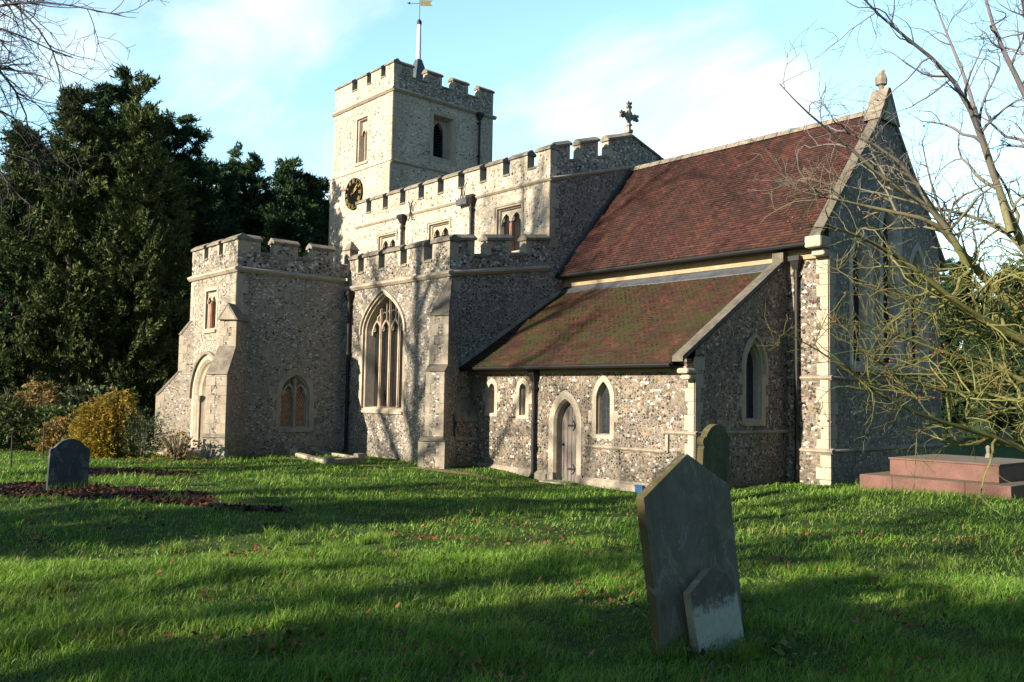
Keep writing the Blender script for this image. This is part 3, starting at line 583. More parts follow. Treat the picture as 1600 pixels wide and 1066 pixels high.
# wall ties and rainwater goods
for u in (-15.75,-12.55):
    g=MB(); zc_=9.2 if u<-14 else 9.42
    g.strip(FSn,[(u-.16,zc_+.38),(u-.06,zc_+.27),(u-.02,zc_),(u-.06,zc_-.27),(u-.16,zc_-.38)],.04,.10,.125,IRON); g.strip(FSn,[(u+.16,zc_+.38),(u+.06,zc_+.27),(u+.02,zc_),(u+.06,zc_-.27),(u+.16,zc_-.38)],.04,.10,.125,IRON); part(g,'wall_tie')
def pipe(F,u,z0,z1,r=.05,w=.1,hop=.26,shoe=True,brk=1.6,lab=None):
    g=MB(); pts=[F(u,z1-.25,w),F(u,z0+.18,w)]
    if shoe: pts.append(F(u,z0+.05,w+.1))
    g.tube(pts,r,IRON,10)
    v=z1-.5
    while v>z0+.3: g.tube([F(u,v-.05,w),F(u,v+.05,w)],r*1.4,IRON,10); g.fbox(F,u-.1,u+.1,v-.018,v+.018,0,w-.01,IRON); v-=brk
    o=part(g,'downpipe',label=lab)
    if hop:
        h=MB(); h.hexa([F(u-r*1.2,z1-.34,.02),F(u+r*1.2,z1-.34,.02),F(u+r*1.2,z1-.34,w+r),F(u-r*1.2,z1-.34,w+r),F(u-hop/2,z1-.12,.0),F(u+hop/2,z1-.12,.0),F(u+hop/2,z1-.12,w+.12),F(u-hop/2,z1-.12,w+.12)],IRON)
        h.fbox(F,u-hop/2-.02,u+hop/2+.02,z1-.12,z1,.0,w+.14,IRON); part(h,'hopper',o)
pipe(FSn,-16.32,6.6,9.12,.06,.11,.34,False); pipe(FSn,-11.98,6.6,9.2,.06,.11,.3,False)
g=MB(); g.fbox(FSn,-12.75,-12.14,8.92,9.14,.02,.22,LEAD); part(g,'lead_trunking')
pipe(FSa,-13.42,.1,5.5,.055,.1,.28); pipe(FSv,-5.22,-.12,2.82,.055,.1,.2,lab='cast iron downpipe on the vestry wall')
pipe(FS(YC),.30,.05,5.75,.055,.11,.26); pipe(FEt,9.65,12.4,15.55,.055,.1,.3,False)

# ---- south aisle
zsA=lambda u:5.73+.148*(u-YA); zcA=lambda u:6.1+.148*(u-YA); ztA=lambda u:6.78+.135*(u-YA)
aw=win(FSa,-11.50,1.16,1.62,4.15,5.28,.13,.42,.10,lights=4,hood=True,zl=4.0,mw=.10,stone=STONE,jamb=STONE_WARM,name='aisle_window',glass=GLASS)
mb=MB(); mb.openmesh=True
mb.face(FSa,rect(XT,XA,B0,5.65),[aw],0,F_AISLE); mb.face(FEn,[(YA,B0),(YN,B0),(YN,zsA(YN)-.08),(YA,5.65)],[],0,F_AISLE)
flat(mb,Fwest(XT),[(-YN,B0),(-YA,B0),(-YA,5.65),(-YN,zsA(YN))],F_AISLE)
mb.add([(XT,YA,5.6),(XA,YA,5.6),(XA,YN,6.2),(XT,YN,6.2)],[(0,1,2,3)],LEAD)
aisle=part(mb,'aisle_wall')
mb=MB(); course(mb,FSa,XP,XA+.12,5.73,.20,.12); course(mb,FEn,YA,YN-.0,5.73,.20,.12,zsA(YN)); part(mb,'string_course',aisle)
mb=MB(); quoins(mb,FSa,XA,-1,FEn,YA,1,4.5,5.5,h=.3); part(mb,'quoins',aisle)
mer=[(-8.91,XA)]
for i in range(4):
    b=-9.36-i*1.245; mer.append((max(b-.88,XP+.02),b))
parapet(FSa,XP,XA,K(5.72),K(6.1),K(6.78),sorted(mer),F_PARA)
p=None
mb=MB(); slopebox(mb,FEn,YA+.3,YN,zsA(YA+.3)-.002,zcA(YA+.3),zsA(YN)-.002,zcA(YN),-.3,0,F_PARA)
for g0,g1 in ((.04,.53),(1.50,2.12)): coping(mb,FEn,g0,g1,zcA(g0)-.05,zcA(g1)-.05,.3,.13,.04)
p=part(mb,'parapet')
for a,b,e in ((YA+.3,.04,(0,1)),(.53,1.50,(1,1)),(2.12,YN-.004,(1,0))):
    mm=MB(); merlon(mm,FEn,a,b,zcA,ztA,F_PARA,ends=e,edge=.2); part(mm,'merlon',p)
# small stone stub rising at the aisle's west end over the porch
mb=MB(); mb.box(XP-.25,XP+.12,YA-.0,YA+.32,6.5,6.95,STONE_OLD); 
mb.add([(XP-.3,YA-.04,6.95),(XP+.17,YA-.04,6.95),(XP+.17,YA+.36,6.95),(XP-.3,YA+.36,6.95),(XP-.06,YA+.16,7.3)],[(0,1,4),(1,2,4),(2,3,4),(3,0,4),(3,2,1,0)],COPE); part(mb,'pinnacle_stub')

# ---- buttresses
def buttress(cx,cy,ang,stages,flint,label=None,cap=None,stone=STONE,weather=COPE,embed=.35):
    """stages from the ground up: (z0,z1,projection,width); sloped weathering joins each to the next, the top one dies into the wall at ztop"""
    D=Vector((math.cos(ang),math.sin(ang),0)); S=Vector((-D.y,D.x,0)); O=Vector((cx,cy,0))
    P=lambda t,s,z:O+D*t+S*s+Vector((0,0,z))
    mb=MB(); WM=[]
    for i,(z0,z1,pj,wd) in enumerate(stages):
        h=wd/2; V=[P(-embed,-h,z0),P(pj,-h,z0),P(pj,h,z0),P(-embed,h,z0),P(-embed,-h,z1),P(pj,-h,z1),P(pj,h,z1),P(-embed,h,z1)]; mb.hexa(V,flint)
        v=z0+.004;k=0
        while v<z1-.08:   # front arris stones
            hh=min(.29*rng.uniform(.85,1.15),z1-v); 
            for sg in (-1,1):
                L=(.26 if (k+(sg>0))%2 else .15)*min(1,wd/.6)
                s0,s1=sorted((sg*(h+.006),sg*(h-L))); B=.16 if k%2 else .28
                mb.hexa([P(pj-B,s0,v),P(pj+.008,s0,v),P(pj+.008,s1,v),P(pj-B,s1,v),P(pj-B,s0,v+hh-.012),P(pj+.008,s0,v+hh-.012),P(pj+.008,s1,v+hh-.012),P(pj-B,s1,v+hh-.012)],stone)
            v+=hh;k+=1
        nx=stages[i+1] if i+1<len(stages) else None
        if nx: zt,pt,wt=nx[0],nx[2],nx[3]
        else: zt,pt,wt=cap if cap and cap!='gable' else (z1+.01,pj,wd)
        if zt>z1+.02:
            a=h+.0;b=wt/2
            mb.hexa([P(-embed,-a,z1),P(pj-.01,-a,z1),P(pj-.01,a,z1),P(-embed,a,z1),P(-embed,-b,zt),P(pt-.01,-b,zt),P(pt-.01,b,zt),P(-embed,b,zt)],flint)
            wm=MB(); a+=.02;b+=.012; q=.055; wm.hexa([P(pj-.06,-a,z1-.03),P(pj+.045,-a,z1-.03),P(pj+.045,a,z1-.03),P(pj-.06,a,z1-.03),P(pt-.07,-b,zt),P(pt-.002,-b,zt),P(pt-.002,b,zt),P(pt-.07,b,zt)],weather); WM.append(wm)
    z1,pj,wd=stages[-1][1:]
    if cap=='gable':
        wm=MB(); WM.append(wm); a=wd/2+.07; V=[P(-embed,-a,z1),P(pj+.08,-a,z1),P(pj+.08,0,z1+.52),P(-embed,0,z1+.52),P(pj+.08,a,z1),P(-embed,a,z1)]
        wm.add(V,[(0,1,2,3),(3,2,4,5),(1,4,2),(0,3,5),(0,5,4,1)],weather)
        mb.add([P(pj+.085,-a+.07,z1+.02),P(pj+.085,a-.07,z1+.02),P(pj+.085,0,z1+.42)],[(0,1,2)],stone)
    o=part(mb,'buttress',label=label); [part(w,'weathering',o) for w in WM]; return o
buttress(XA,YA,R(-57),[(B0,.85,1.15,.76),(.95,2.78,.98,.54),(2.95,4.35,.74,.54)],F_AISLE,cap=(5.46,-.05,.10),stone=STONE_OLD,weather=COPE_D,label='diagonal stone dressed buttress at the aisle corner')
buttress(XP,YP,R(-45),[(B0,.78,1.36,.68),(.85,2.62,1.27,.60),(3.45,4.25,.56,.50)],F_PORCH,cap='gable',stone=STONE,label='porch buttress with gabled top')
buttress(XPw,YP,R(-135),[(B0,.5,1.0,.76),(.55,1.95,.92,.66),(2.75,4.0,.22,.56)],F_PORCH,cap=(4.45,-.1,.5),stone=STONE)
buttress(XPw,YA,R(180),[(B0,2.0,1.0,.7),(2.4,3.6,.6,.6)],F_PORCH,cap=(4.3,0,.6))
# low stub against the aisle's east wall beside the vestry
mb=MB(); mb.box(XA-.1,XA+.42,YA+.02,0,B0,.82,F_VEST); mb.box(XA-.1,XA+.38,YA+.05,-.004,.9,1.35,F_VEST)
for k in range(5):
    z=.62*0+.9+k*.09
    mb.box(XA+.375-.004*k,XA+.388,YA+.03,-.01,z+.01,z+.08,STONE_OLD) if k%2 and False else None
mb.hexa([(XA-.1,YA+.0,.82),(XA+.46,YA+.0,.82),(XA+.46,-.002,.82),(XA-.1,-.002,.82),(XA-.1,YA+.05,.9),(XA+.38,YA+.05,.9),(XA+.38,-.002,.9),(XA-.1,-.002,.9)],STONE_OLD)
mb.hexa([(XA-.1,YA+.02,1.35),(XA+.44,YA+.02,1.35),(XA+.44,-.003,1.35),(XA-.1,-.003,1.35),(XA-.1,YA+.05,2.05),(XA+.02,YA+.05,2.05),(XA+.02,-.003,2.05),(XA-.1,-.003,2.05)],COPE)
part(mb,'low_buttress')

# ---- porch
pw=win(FEp,-2.66,.50,.96,2.02,2.66,.17,.20,.09,lights=2,stone=STONE,glass=GLASS_LIT,zl=1.98,mw=.1,name='porch_window',label='two light porch window with diamond glazing coloured as if lit from behind')
uw=win(FSp,-15.68,.42,4.12,0,5.36,.12,.16,.08,lights=2,square=True,zl=4.95,glass=GLASS,jamb=STONE_RED,name='porch_upper_window',blocky=False)
da=arch(-15.72,1.10,B0,1.95,3.12,9)
mb=MB(); mb.openmesh=True
mb.face(FSp,rect(XPw,XP,B0,5.9),[da,uw],0,F_PORCH); mb.face(FEp,rect(YP,YA,B0,5.9),[pw],0,F_PORCH); flat(mb,Fwest(XPw),rect(-YA,-YP,B0,5.9),F_PORCH)
mb.add([(XPw,YP,5.9),(XP,YP,5.9),(XP,YA,5.9),(XPw,YA,5.9)],[(0,1,2,3)],LEAD)
mb.add([(XPw,YP+1.2,B0),(XP,YP+1.2,B0),(XP,YP+1.2,3.4),(XPw,YP+1.2,3.4)],[(0,1,2,3)],DARKV);  # black sheet stands in for the dark inside of the porch
porch=part(mb,'porch_wall')
mb=MB(); quoins(mb,FSp,XP,-1,FEp,YP,1,.1,5.75,h=.33,La=.22,Lb=.36); part(mb,'quoins',porch); mb=MB(); quoins(mb,FSp,XPw,1,None,0,0,3.9,5.75,h=.33); part(mb,'quoins',porch)
for (u0,v0,L,H) in ((-4.0,3.2,.42,.3),(-4.15,2.05,.5,.26),(-3.6,2.0,.5,.3),(-1.6,4.6,.5,.22),(-2.2,.35,.7,.2),(-3.2,5.0,.32,.3)): mb=MB(); mb.fbox(FEp,u0,u0+L,v0,v0+H,-.02,.008,STONE_OLD); part(mb,'wall_block',porch)
mb=MB(); course(mb,FSp,XPw-.1,XP+.12,6.0,.2,.12); course(mb,FEp,YP,YA-.12,6.0,.2,.12); course(mb,Fwest(XPw),-YA,-YP,6.0,.2,.1); part(mb,'string_course',porch)
parapet(FSp,XPw,XP,K(5.99),K(6.45),K(7.02),[(XPw,-16.40),(-16.04,-15.20),(-14.87,XP)],F_PARA)
parapet(FEp,YP+.3,YA,K(5.99),K(6.45),K(7.02),[(YP+.3,-4.03),(-3.56,-2.74),(-2.22,-1.45)],F_PARA)
parapet(Fwest(XPw),-YA,-YP-.3,K(5.99),K(6.45),K(7.02),[(.9,1.8),(2.2,3.1),(3.5,4.4)],F_PORCH)
mb=MB(); mb.openmesh=True   # moulded doorway of three orders
orders=[(.0,1.10,.012,3.12),(.09,1.02,-.06,3.04),(.10,.98,-.12,3.0),(.2,.88,-.17,2.92),(.21,.84,-.24,2.88),(.28,.76,-.34,2.80)]
prev=None; big=arch(-15.72,1.24,B0,1.95,3.3,9)
loops=[[FSp(u,v,-.02) for u,v in big],[FSp(u,v,.02) for u,v in big]]
for (_,h,w,za) in orders: loops.append([FSp(u,v,w if w>0 else w) for u,v in arch(-15.72,h,B0,1.95,za,9)])
n=len(big)
for a,b in zip(loops[:-1],loops[1:]): mb.add(a+b,[((i+1)%n,i,i+n,(i+1)%n+n) for i in range(n)],STONE)
for sg in (-1,1):
    mb.tube([FSp(-15.72+sg*.93,0.0,-.13),FSp(-15.72+sg*.93,1.75,-.13)],.05,STONE,10); mb.tube([FSp(-15.72+sg*.93,1.74,-.13),FSp(-15.72+sg*.93,1.82,-.13),FSp(-15.72+sg*.93,1.94,-.13)],[.06,.09,.12],STONE,10)
dw=part(mb,'porch_doorway'); mb=MB(); mb.strip(FSp,[(-15.72+1.28,1.85)]+arch_top(-15.72,1.28,1.95,3.34,10)+[(-15.72-1.28,1.85)],.1,0,.1,COPE); part(mb,'hood_mould',dw)
mb=MB(); mb.box(-17.2,-14.6,YP-.75,YP-.0,-.2,.20,PALE_STONE); mb.box(-17.5,-14.3,YP-1.25,YP-.752,-.2,.12,PALE_STONE); part(mb,'doorstep',bevel=.015)

# ---- vestry
def lan(cx,h,z0,zs,za,sur,**k): return win(FSv,cx,h,z0,zs,za,sur,.2,.035,glass=GLASS_SQ,hood=False,sill=False,**k)
w1=lan(-7.10,.13,1.6,2.28,2.45,.13); w2=lan(-5.78,.13,1.57,2.28,2.45,.13); w3=lan(-2.79,.235,1.18,2.05,2.5,.14)
dh=arch(-4.12,.42,B0,1.42,2.05,9)
we=win(FEv,2.33,.34,1.62,2.85,3.50,.16,.22,.06,glass=GLASS_SQ,hood=True,name='vestry_window',label='tall lancet in the vestry gable')
mb=MB(); mb.openmesh=True
mb.face(FSv,rect(XA,0,B0,3.02),[w1,w2,w3,dh],0,F_VEST); mb.face(FEv,[(0,B0),(YC,B0),(YC,5.66),(0,3.2)],[we],0,F_VEST)
mb.add([(XA,0,3.02),(0,0,3.02),(0,.0,3.02)],[(0,1,2)],F_VEST)
vestry=part(mb,'vestry_wall')
mb=MB(); quoins(mb,FSv,0,-1,FEv,0,1,-.2,2.75,h=.33,La=.30,Lb=.2,mat=STONE); mb.fbox(FEv,-.012,.34,2.76,3.05,-.03,.012,STONE); part(mb,'quoins',vestry)
mb=MB(); mb.hexa([(XA+.3,-.10,B0),(-4.72,-.10,B0),(-4.72,.02,B0),(XA+.3,.02,B0),(XA+.3,-.10,.12),(-4.72,-.10,.04),(-4.72,.02,.12),(XA+.3,.02,.2)],STONE_OLD); mb.hexa([(-3.5,-.10,B0),(-.2,-.10,B0),(-.2,.02,B0),(-3.5,.02,B0),(-3.5,-.10,.02),(-.2,-.10,.05),(-.2,.02,.12),(-3.5,.02,.10)],STONE_OLD); part(mb,'plinth',vestry)
mb=MB(); course(mb,FSv,-3.42,-.76,.93,.10,.06,mat=STONE_OLD); mb.fbox(FSv,-.80,-.72,.86,1.27,-.02,.06,STONE_OLD); course(mb,FSv,-.80,.06,1.38,.10,.06,mat=STONE_OLD); course(mb,FEv,0,YC,1.38,.10,.06,mat=STONE_OLD)
mb.fbox(FSv,XA,0.0,2.72,2.84,-.02,.03,CORNICE); part(mb,'string_course',vestry)
# door
mb=MB(); mb.openmesh=True; o1=dh; i1=arch(-4.12,.38,B0,1.42,2.0,9); bg=arch(-4.12,.60,B0,1.42,2.28,9); i2=arch(-4.12,.37,B0,1.42,1.98,9)
L=[[FSv(u,v,-.02) for u,v in bg],[FSv(u,v,.014) for u,v in bg],[FSv(u,v,.014) for u,v in o1],[FSv(u,v,-.07) for u,v in i1],[FSv(u,v,-.30) for u,v in i2]]; n=len(bg)
for a,b in zip(L[:-1],L[1:]): mb.add(a+b,[((i+1)%n,i,i+n,(i+1)%n+n) for i in range(n)],STONE)
for sg in (-1,1):
    a,b=sorted((-4.12+sg*.38,-4.12+sg*.68)); mb.fbox(FSv,a,b,-.4,.12,-.02,.06,STONE_OLD)
df=part(mb,'door_frame')
mb=MB()
dl=arch(-4.12,.38,-.1,1.42,2.0,9)
mb.extr(FSv,dl,-.30,-.26,DOORM)
for k in range(-2,3): mb.fbox(FSv,-4.12+k*.15-.006,-4.12+k*.15+.006,-.08,1.95-abs(k)*.22,-.262,-.254,DARKV)
door=part(mb,'door')
for z in (.22,1.35):
    g=MB(); g.strip(FSv,[(-3.76,z),(-4.25,z)],.05,-.258,-.245,IRON); g.strip(FSv,[(-4.08,z+.13),(-4.0,z+.03),(-4.0,z-.03),(-4.08,z-.13)],.03,-.258,-.244,IRON); part(g,'hinge',door)
g=MB(); g.tube([FSv(-4.42,.85,-.25),FSv(-4.42,.85,-.2)],.03,IRON,8); part(g,'handle',door)
mb=MB(); mb.box(-4.6,-3.6,-.45,.0,-.4,-.07,PALE_STONE); part(mb,'threshold')
# corbel
mb=MB(); mb.box(-.26,.05,-.36,.0,2.66,2.79,STONE); mb.box(-.22,.03,-.26,.0,2.53,2.658,STONE); part(mb,'kneeler',bevel=.05)

# ---- roofs
def roof(name,x0,x1,y0,z0,y1,z1,mat,sgn=1,cs=.105,tw=.168,seed=1):
    """slope rising from (y0,z0) to (y1,z1): overlapping tiles, each with its own slight tilt"""
    r=random.Random(seed); mb=MB(); mb.openmesh=True; sl=Vector((0,y1-y0,z1-z0)); S=sl.length; sd_=sl/S; nn=Vector((0,-sd_.z,sd_.y))
    if nn.z<0: nn=-nn
    nc=int(S/cs); nt=int((x1-x0)/tw); V=[];Fc=[];UV=[]
    for j in range(nc+1):
        s0=j*cs; s1=min(S,s0+cs*1.02); off=(j%2)*.5*tw
        if s0>=S: break
        for i in range(-1,nt+1):
            a=max(x0,x0+i*tw+off+.004); b=min(x1,x0+(i+1)*tw+off-.002)
            if b-a<.01: continue
            t=r.gauss(0,.006); q=.028+r.uniform(0,.009); ds=r.gauss(0,.004)
            sag=.04*math.sin((a-x0)*.9)*math.sin(s0/S*3.1)
            base=Vector((0,y0,z0)); k=len(V)
            P=lambda x,s,h:Vector((x,0,0))+base+sd_*s+nn*(h+sag)
            V+=[P(a,s0-.012+ds,q+t),P(b,s0-.012+ds,q-t),P(b,s1,.004),P(a,s1,.004),P(a,s0-.012+ds,-.004),P(b,s0-.012+ds,-.004)]
            Fc+=[(k,k+1,k+2,k+3),(k+4,k+5,k+1,k)]
            UV+=[(i+.5+seed*100,j+.5)]*8
    mb.add(V,Fc,mat)
    k=len(mb.v); mb.add([P(x0,0,-.03),P(x1,0,-.03),P(x1,S,-.03),P(x0,S,-.03)],[(0,1,2,3)],DARKV)
    o=part(mb,name); uv=o.data.uv_layers.new(name='UVMap'); arr=np.zeros((len(o.data.loops),2)); arr[:len(UV)]=UV; uv.data.foreach_set('uv',arr.ravel())
    return o
ZE,YE=6.05,3.50; ZR=10.15
rc=roof('chancel_roof',XA,.80,YE,ZE,YR,ZR,TILE_C,seed=1)
rn=roof('chancel_roof_north',XA,.80,2*YR-YE,ZE,YR,ZR,TILE_C,seed=2); rn.name='chancel_roof'
rv=roof('vestry_roof',XA,-.33,-.41,2.92,YC,5.60,TILE_V,seed=3)
mb=MB(); x=XA
while x<.8: mb.add([(x+.01,YR-.17,ZR-.10),(min(x+.44,.8),YR-.17,ZR-.10),(min(x+.44,.8),YR-.06,ZR+.07),(x+.01,YR-.06,ZR+.07),(min(x+.44,.8),YR+.06,ZR+.07),(x+.01,YR+.06,ZR+.07),(min(x+.44,.8),YR+.17,ZR-.10),(x+.01,YR+.17,ZR-.10)],[(0,1,2,3),(3,2,4,5),(5,4,6,7),(0,3,5,7),(1,6,4,2)],COPE); x+=.45
part(mb,'ridge_tiles',rc)
mb=MB()  # lead flashings
mb.hexa([(XA,YC-.34,5.40),(-.3,YC-.34,5.40),(-.3,YC+.0,5.60),(XA,YC,5.60),(XA,YC-.33,5.43),(-.3,YC-.33,5.43),(-.3,YC-.012,5.68),(XA,YC-.012,5.68)],LEAD)
part(mb,'lead_flashing',rv)
mb=MB(); sl=(ZR-ZE)/(YR-YE)
def rake(mb,x0,x1,ya,za,yb,zb,t0,t1,mat): mb.hexa([(x0,ya,za+t0),(x1,ya,za+t0),(x1,yb,zb+t0),(x0,yb,zb+t0),(x0,ya,za+t1),(x1,ya,za+t1),(x1,yb,zb+t1),(x0,yb,zb+t1)],mat)
rake(mb,XA+.0,XA+.10,YE,ZE,YR-.15,ZR-.15*sl,-.0,.14,LEAD); part(mb,'lead_flashing',rc)
mb=MB(); rake(mb,XA+.0,XA+.09,-.41,2.92,YC-.3,5.42,0,.12,STONE_OLD); part(mb,'verge_fillet',rv)
mb=MB(); rake(mb,-.26,.035,-.50,2.90,YC-.02,5.66,.03,.15,COPE_D); mb.box(-.27,.045,YC-.3,YC+.12,5.60,5.87,COPE_D); part(mb,'gable_coping')
# gutters
mb=MB(); mb.tube([(XA,-.47,2.86),(-.34,-.47,2.86)],.05,IRON,8); mb.box(XA,-.34,-.40,-.37,2.80,2.90,IRON); mb.box(XA,-.34,-.38,.01,2.845,2.87,DARKV); part(mb,'gutter')
mb=MB(); mb.tube([(XA,YE-.06,5.97),(.78,YE-.06,5.97)],.06,IRON,8); mb.box(XA,.78,YE+.0,YC+.01,5.94,5.99,IRON); part(mb,'gutter')

# ---- chancel
ls=[win(FEc,5.53,.46,3.1,5.55,6.45,.19,.28,.10,glass=GLASS_SQ,stone=STONE_L,name='chancel_window',blocky=False,sill=False),win(FEc,7.20,.48,3.1,6.6,7.7,.19,.28,.10,glass=GLASS_SQ,stone=STONE_L,name='chancel_window',blocky=False,sill=False),win(FEc,8.85,.46,3.1,5.55,6.45,.19,.28,.10,glass=GLASS_SQ,stone=STONE_L,name='chancel_window',blocky=False,sill=False)]
mb=MB(); mb.openmesh=True; YCn=2*YR-YC
zg=lambda y:ZE+sl*(min(y,2*YR-y)-YE)+.12
mb.face(FSc,rect(XA,1.13,B0,6.0),[],0,F_VEST); mb.face(FEc,[(YC,B0),(YCn,B0),(YCn,zg(YCn)),(YR,zg(YR)),(YC,zg(YC))],ls,0,F_VEST)
flat(mb,frame((0,YCn,0),(-1,0,0),(0,1,0)),rect(-1.13,-XA,B0,6.0),F_VEST); flat(mb,Fwest(.79),[(-YCn,5.9),(-YC,5.9),(-YC,zg(YC)),(-YR,zg(YR)),(-YCn,zg(YCn))],F_VEST)
chancel=part(mb,'chancel_wall')
mb=MB(); quoins(mb,FSc,1.13,-1,FEc,YC,1,-.2,5.8,h=.33,La=.34,Lb=.26); part(mb,'quoins',chancel)
mb=MB()
for z,h,pj in ((2.74,.12,.07),(.95,.14,.09)): course(mb,FSc,.0,1.13+pj,z,h,pj,mat=STONE_OLD); course(mb,FEc,YC,YCn,z,h,pj,mat=STONE_OLD)
mb.fbox(FSc,XA,1.0,5.66,5.94,-.02,.06,CORNICE); mb.fbox(FEc,4.9,9.5,2.86,3.02,-.02,.10,STONE)
part(mb,'string_course',chancel)
mb=MB(); mb.box(-.02,1.19,YC-.08,YC+.02,B0,.82,F_VEST); mb.box(1.10,1.19,YC-.04,YCn,B0,.82,F_VEST)
for k in range(3): mb.fbox(FSc,.80 if k%2 else .92,1.195,-.1+k*.3,.18+k*.3,.0,.088,STONE); 
part(mb,'plinth',chancel)
mb=MB(); yy=YE-.10
rake(mb,.88,1.17,yy,zg(YE)-.1*sl,YR-.0,zg(YR),-.02,.13,COPE_D); rake(mb,.88,1.17,2*YR-yy,zg(YE)-.1*sl,YR,zg(YR),-.02,.13,COPE); part(mb,'gable_coping')
mb=MB(); mb.box(.74,1.18,YE-.12,YC+.02,5.86,6.16,STONE); mb.box(.80,1.15,YE+.1,YC+.02,5.68,5.858,STONE); part(mb,'kneeler',bevel=.05)
mb=MB() # gablet and broken finial at the apex
mb.add([(.72,YR-.62,9.75),(1.2,YR-.62,9.75),(1.2,YR+.62,9.75),(.72,YR+.62,9.75),(.72,YR-.06,10.72),(1.2,YR-.06,10.72),(1.2,YR+.06,10.72),(.72,YR+.06,10.72)],[(0,1,5,4),(1,2,6,5),(2,3,7,6),(3,0,4,7),(4,5,6,7)],COPE)
mb.add([(1.204,YR-.38,9.8),(1.204,YR+.38,9.8),(1.204,YR,10.45)],[(0,1,2)],STONE)
mb.tube([(.96,YR,10.70),(.96,YR,10.82),(.96,YR,10.86),(.96,YR,11.0),(.96,YR,11.12),(.96,YR,11.2)],[.07,.08,.15,.16,.13,.09],COPE,7); mb.tube([(.90,YR-.05,11.0),(1.0,YR+.06,11.28)],[.1,.04],COPE,6)
part(mb,'gable_finial')
# ---------------------------------------------------------------- ground
CP=np.array([(-16,-6,.05),(-13.5,-2,.12),(-9,-1.5,.07),(-7.5,-.5,.08),(-4,-.6,-.13),(-1.7,-.4,-.12),(1.2,3.5,.06),(3.5,3.0,.14),(8,-11,.25),(12,-16,.45),(3,-4,.05),(-6.3,-11.5,.15),(0,-12,.15),(8,-4,.2),(6,8,.15),(20,0,.4),(-25,-10,.3),(-30,20,.2),(0,30,.2),(-13,-7,.12),(5,-14,.3),(30,-30,.4),(-60,0,.4),(60,60,.3),(0,90,.2)])
def gh(x,y):
    x=np.asarray(x,float);y=np.asarray(y,float); d=(x[...,None]-CP[:,0])**2+(y[...,None]-CP[:,1])**2+.8; w=d**-1.6
    z=(w*CP[:,2]).sum(-1)/w.sum(-1)
    return z+.025*np.sin(x*1.3+.5*y)*np.sin(y*1.1-.4*x)+.015*np.sin(x*3.1)*np.sin(y*2.7+1)
def H(x,y): return float(gh(x,y))
def grid_axis(lo,hi,c0,c1,fine,n):
    a=np.arange(c0,c1+1e-6,fine); L=c0-np.geomspace(fine,c0-lo,n); Rr=c1+np.geomspace(fine,hi-c1,n); return np.concatenate([L[::-1],a,Rr])
gx=grid_axis(-700,700,-22,16,.3,26); gy=grid_axis(-700,700,-18,10,.3,26)
X,Y=np.meshgrid(gx,gy); Z=gh(X,Y); nx,ny=len(gx),len(gy)
me=bpy.data.meshes.new('lawn'); idx=np.arange(nx*ny).reshape(ny,nx)
q=np.stack([idx[:-1,:-1],idx[:-1,1:],idx[1:,1:],idx[1:,:-1]],-1).reshape(-1,4)
def np_mesh(name,V,F,mats,parent=None,smooth=False,loc=None,mi=None):
    me=bpy.data.meshes.new(name); V=np.asarray(V,np.float32); F=np.asarray(F,np.int32)
    me.vertices.add(len(V)); me.vertices.foreach_set('co',V.ravel()); k=F.shape[1]
    me.loops.add(F.size); me.loops.foreach_set('vertex_index',F.ravel()); me.polygons.add(len(F)); me.polygons.foreach_set('loop_start',np.arange(0,F.size,k,dtype=np.int32)); 
    for m in mats: me.materials.append(m)
    if mi is not None: me.polygons.foreach_set('material_index',np.asarray(mi,np.int32))
    if smooth: me.polygons.foreach_set('use_smooth',np.ones(len(F),bool))
    me.update(calc_edges=True); o=bpy.data.objects.new(name,me); COL.objects.link(o)
    if parent: o.parent=parent
    if loc: o.location=loc
    return o
lawn=np_mesh('lawn',np.stack([X,Y,Z],-1).reshape(-1,3),q,[LAWN],smooth=True); tag(lawn,kind='structure')
# worn path
def ribbon(name,pts,w,mat,dz=.03,seed=0):
    r=random.Random(seed); V=[];Fc=[]
    P=[Vector(p) for p in pts]; Q=[]
    for a,b in zip(P[:-1],P[1:]):
        n=max(2,int((b-a).length/.3)); Q+=[a.lerp(b,i/n) for i in range(n)]
    Q.append(P[-1])
    for i,p in enumerate(Q):
        d=(Q[min(i+1,len(Q)-1)]-Q[max(i-1,0)]).normalized(); nrm=Vector((-d.y,d.x))*w/2
        for k in range(4): t=-1+2*k/3; s=p+nrm*(t*(1+r.uniform(-.2,.25))); V.append((s.x,s.y,H(s.x,s.y)+dz))
        if i: b=(i-1)*4; Fc+=[(b+k,b+k+1,b+k+5,b+k+4) for k in range(3)]
    return np_mesh(name,V,Fc,[mat],smooth=True)
tag(ribbon('path',[(-13.0,-4.2),(-10.5,-3.0),(-8,-2.3),(-5.5,-1.35),(-4.1,-.7)],.35,PATHM,.012),kind='structure')

# ---------------------------------------------------------------- grass
def occupied(x,y):
    m=((x>XPw-.1)&(x<XP+.03)&(y>YP-.05))|((x<XA+.02)&(x>XPw)&(y>YA-.02))|((x>XA)&(x<.02)&(y>-.1))|((x<1.2)&(x>-.1)&(y>YC-.1)&(y<10.5))|((x>2.05)&(x<5.4)&(y>3.4)&(y<6.8))
    return m
rs=np.random.RandomState(5)
def patchmask(x,y):  # leaf carpets round the left-hand stone
    m=np.zeros_like(x)
    for cx,cy,a,b,ang in PATCH:
        c,s=math.cos(ang),math.sin(ang); dx=(x-cx)*c+(y-cy)*s; dy=-(x-cx)*s+(y-cy)*c; m=np.maximum(m,1-np.sqrt((dx/a)**2+(dy/b)**2)+.25*np.sin(x*3+y*2)*np.sin(y*4-x))
    return m
PATCH=[(-6.2,-11.6,3.6,1.15,R(40)),(-9.6,-9.2,2.0,.9,R(35)),(-3.6,-10.4,3.0,.35,R(25))]
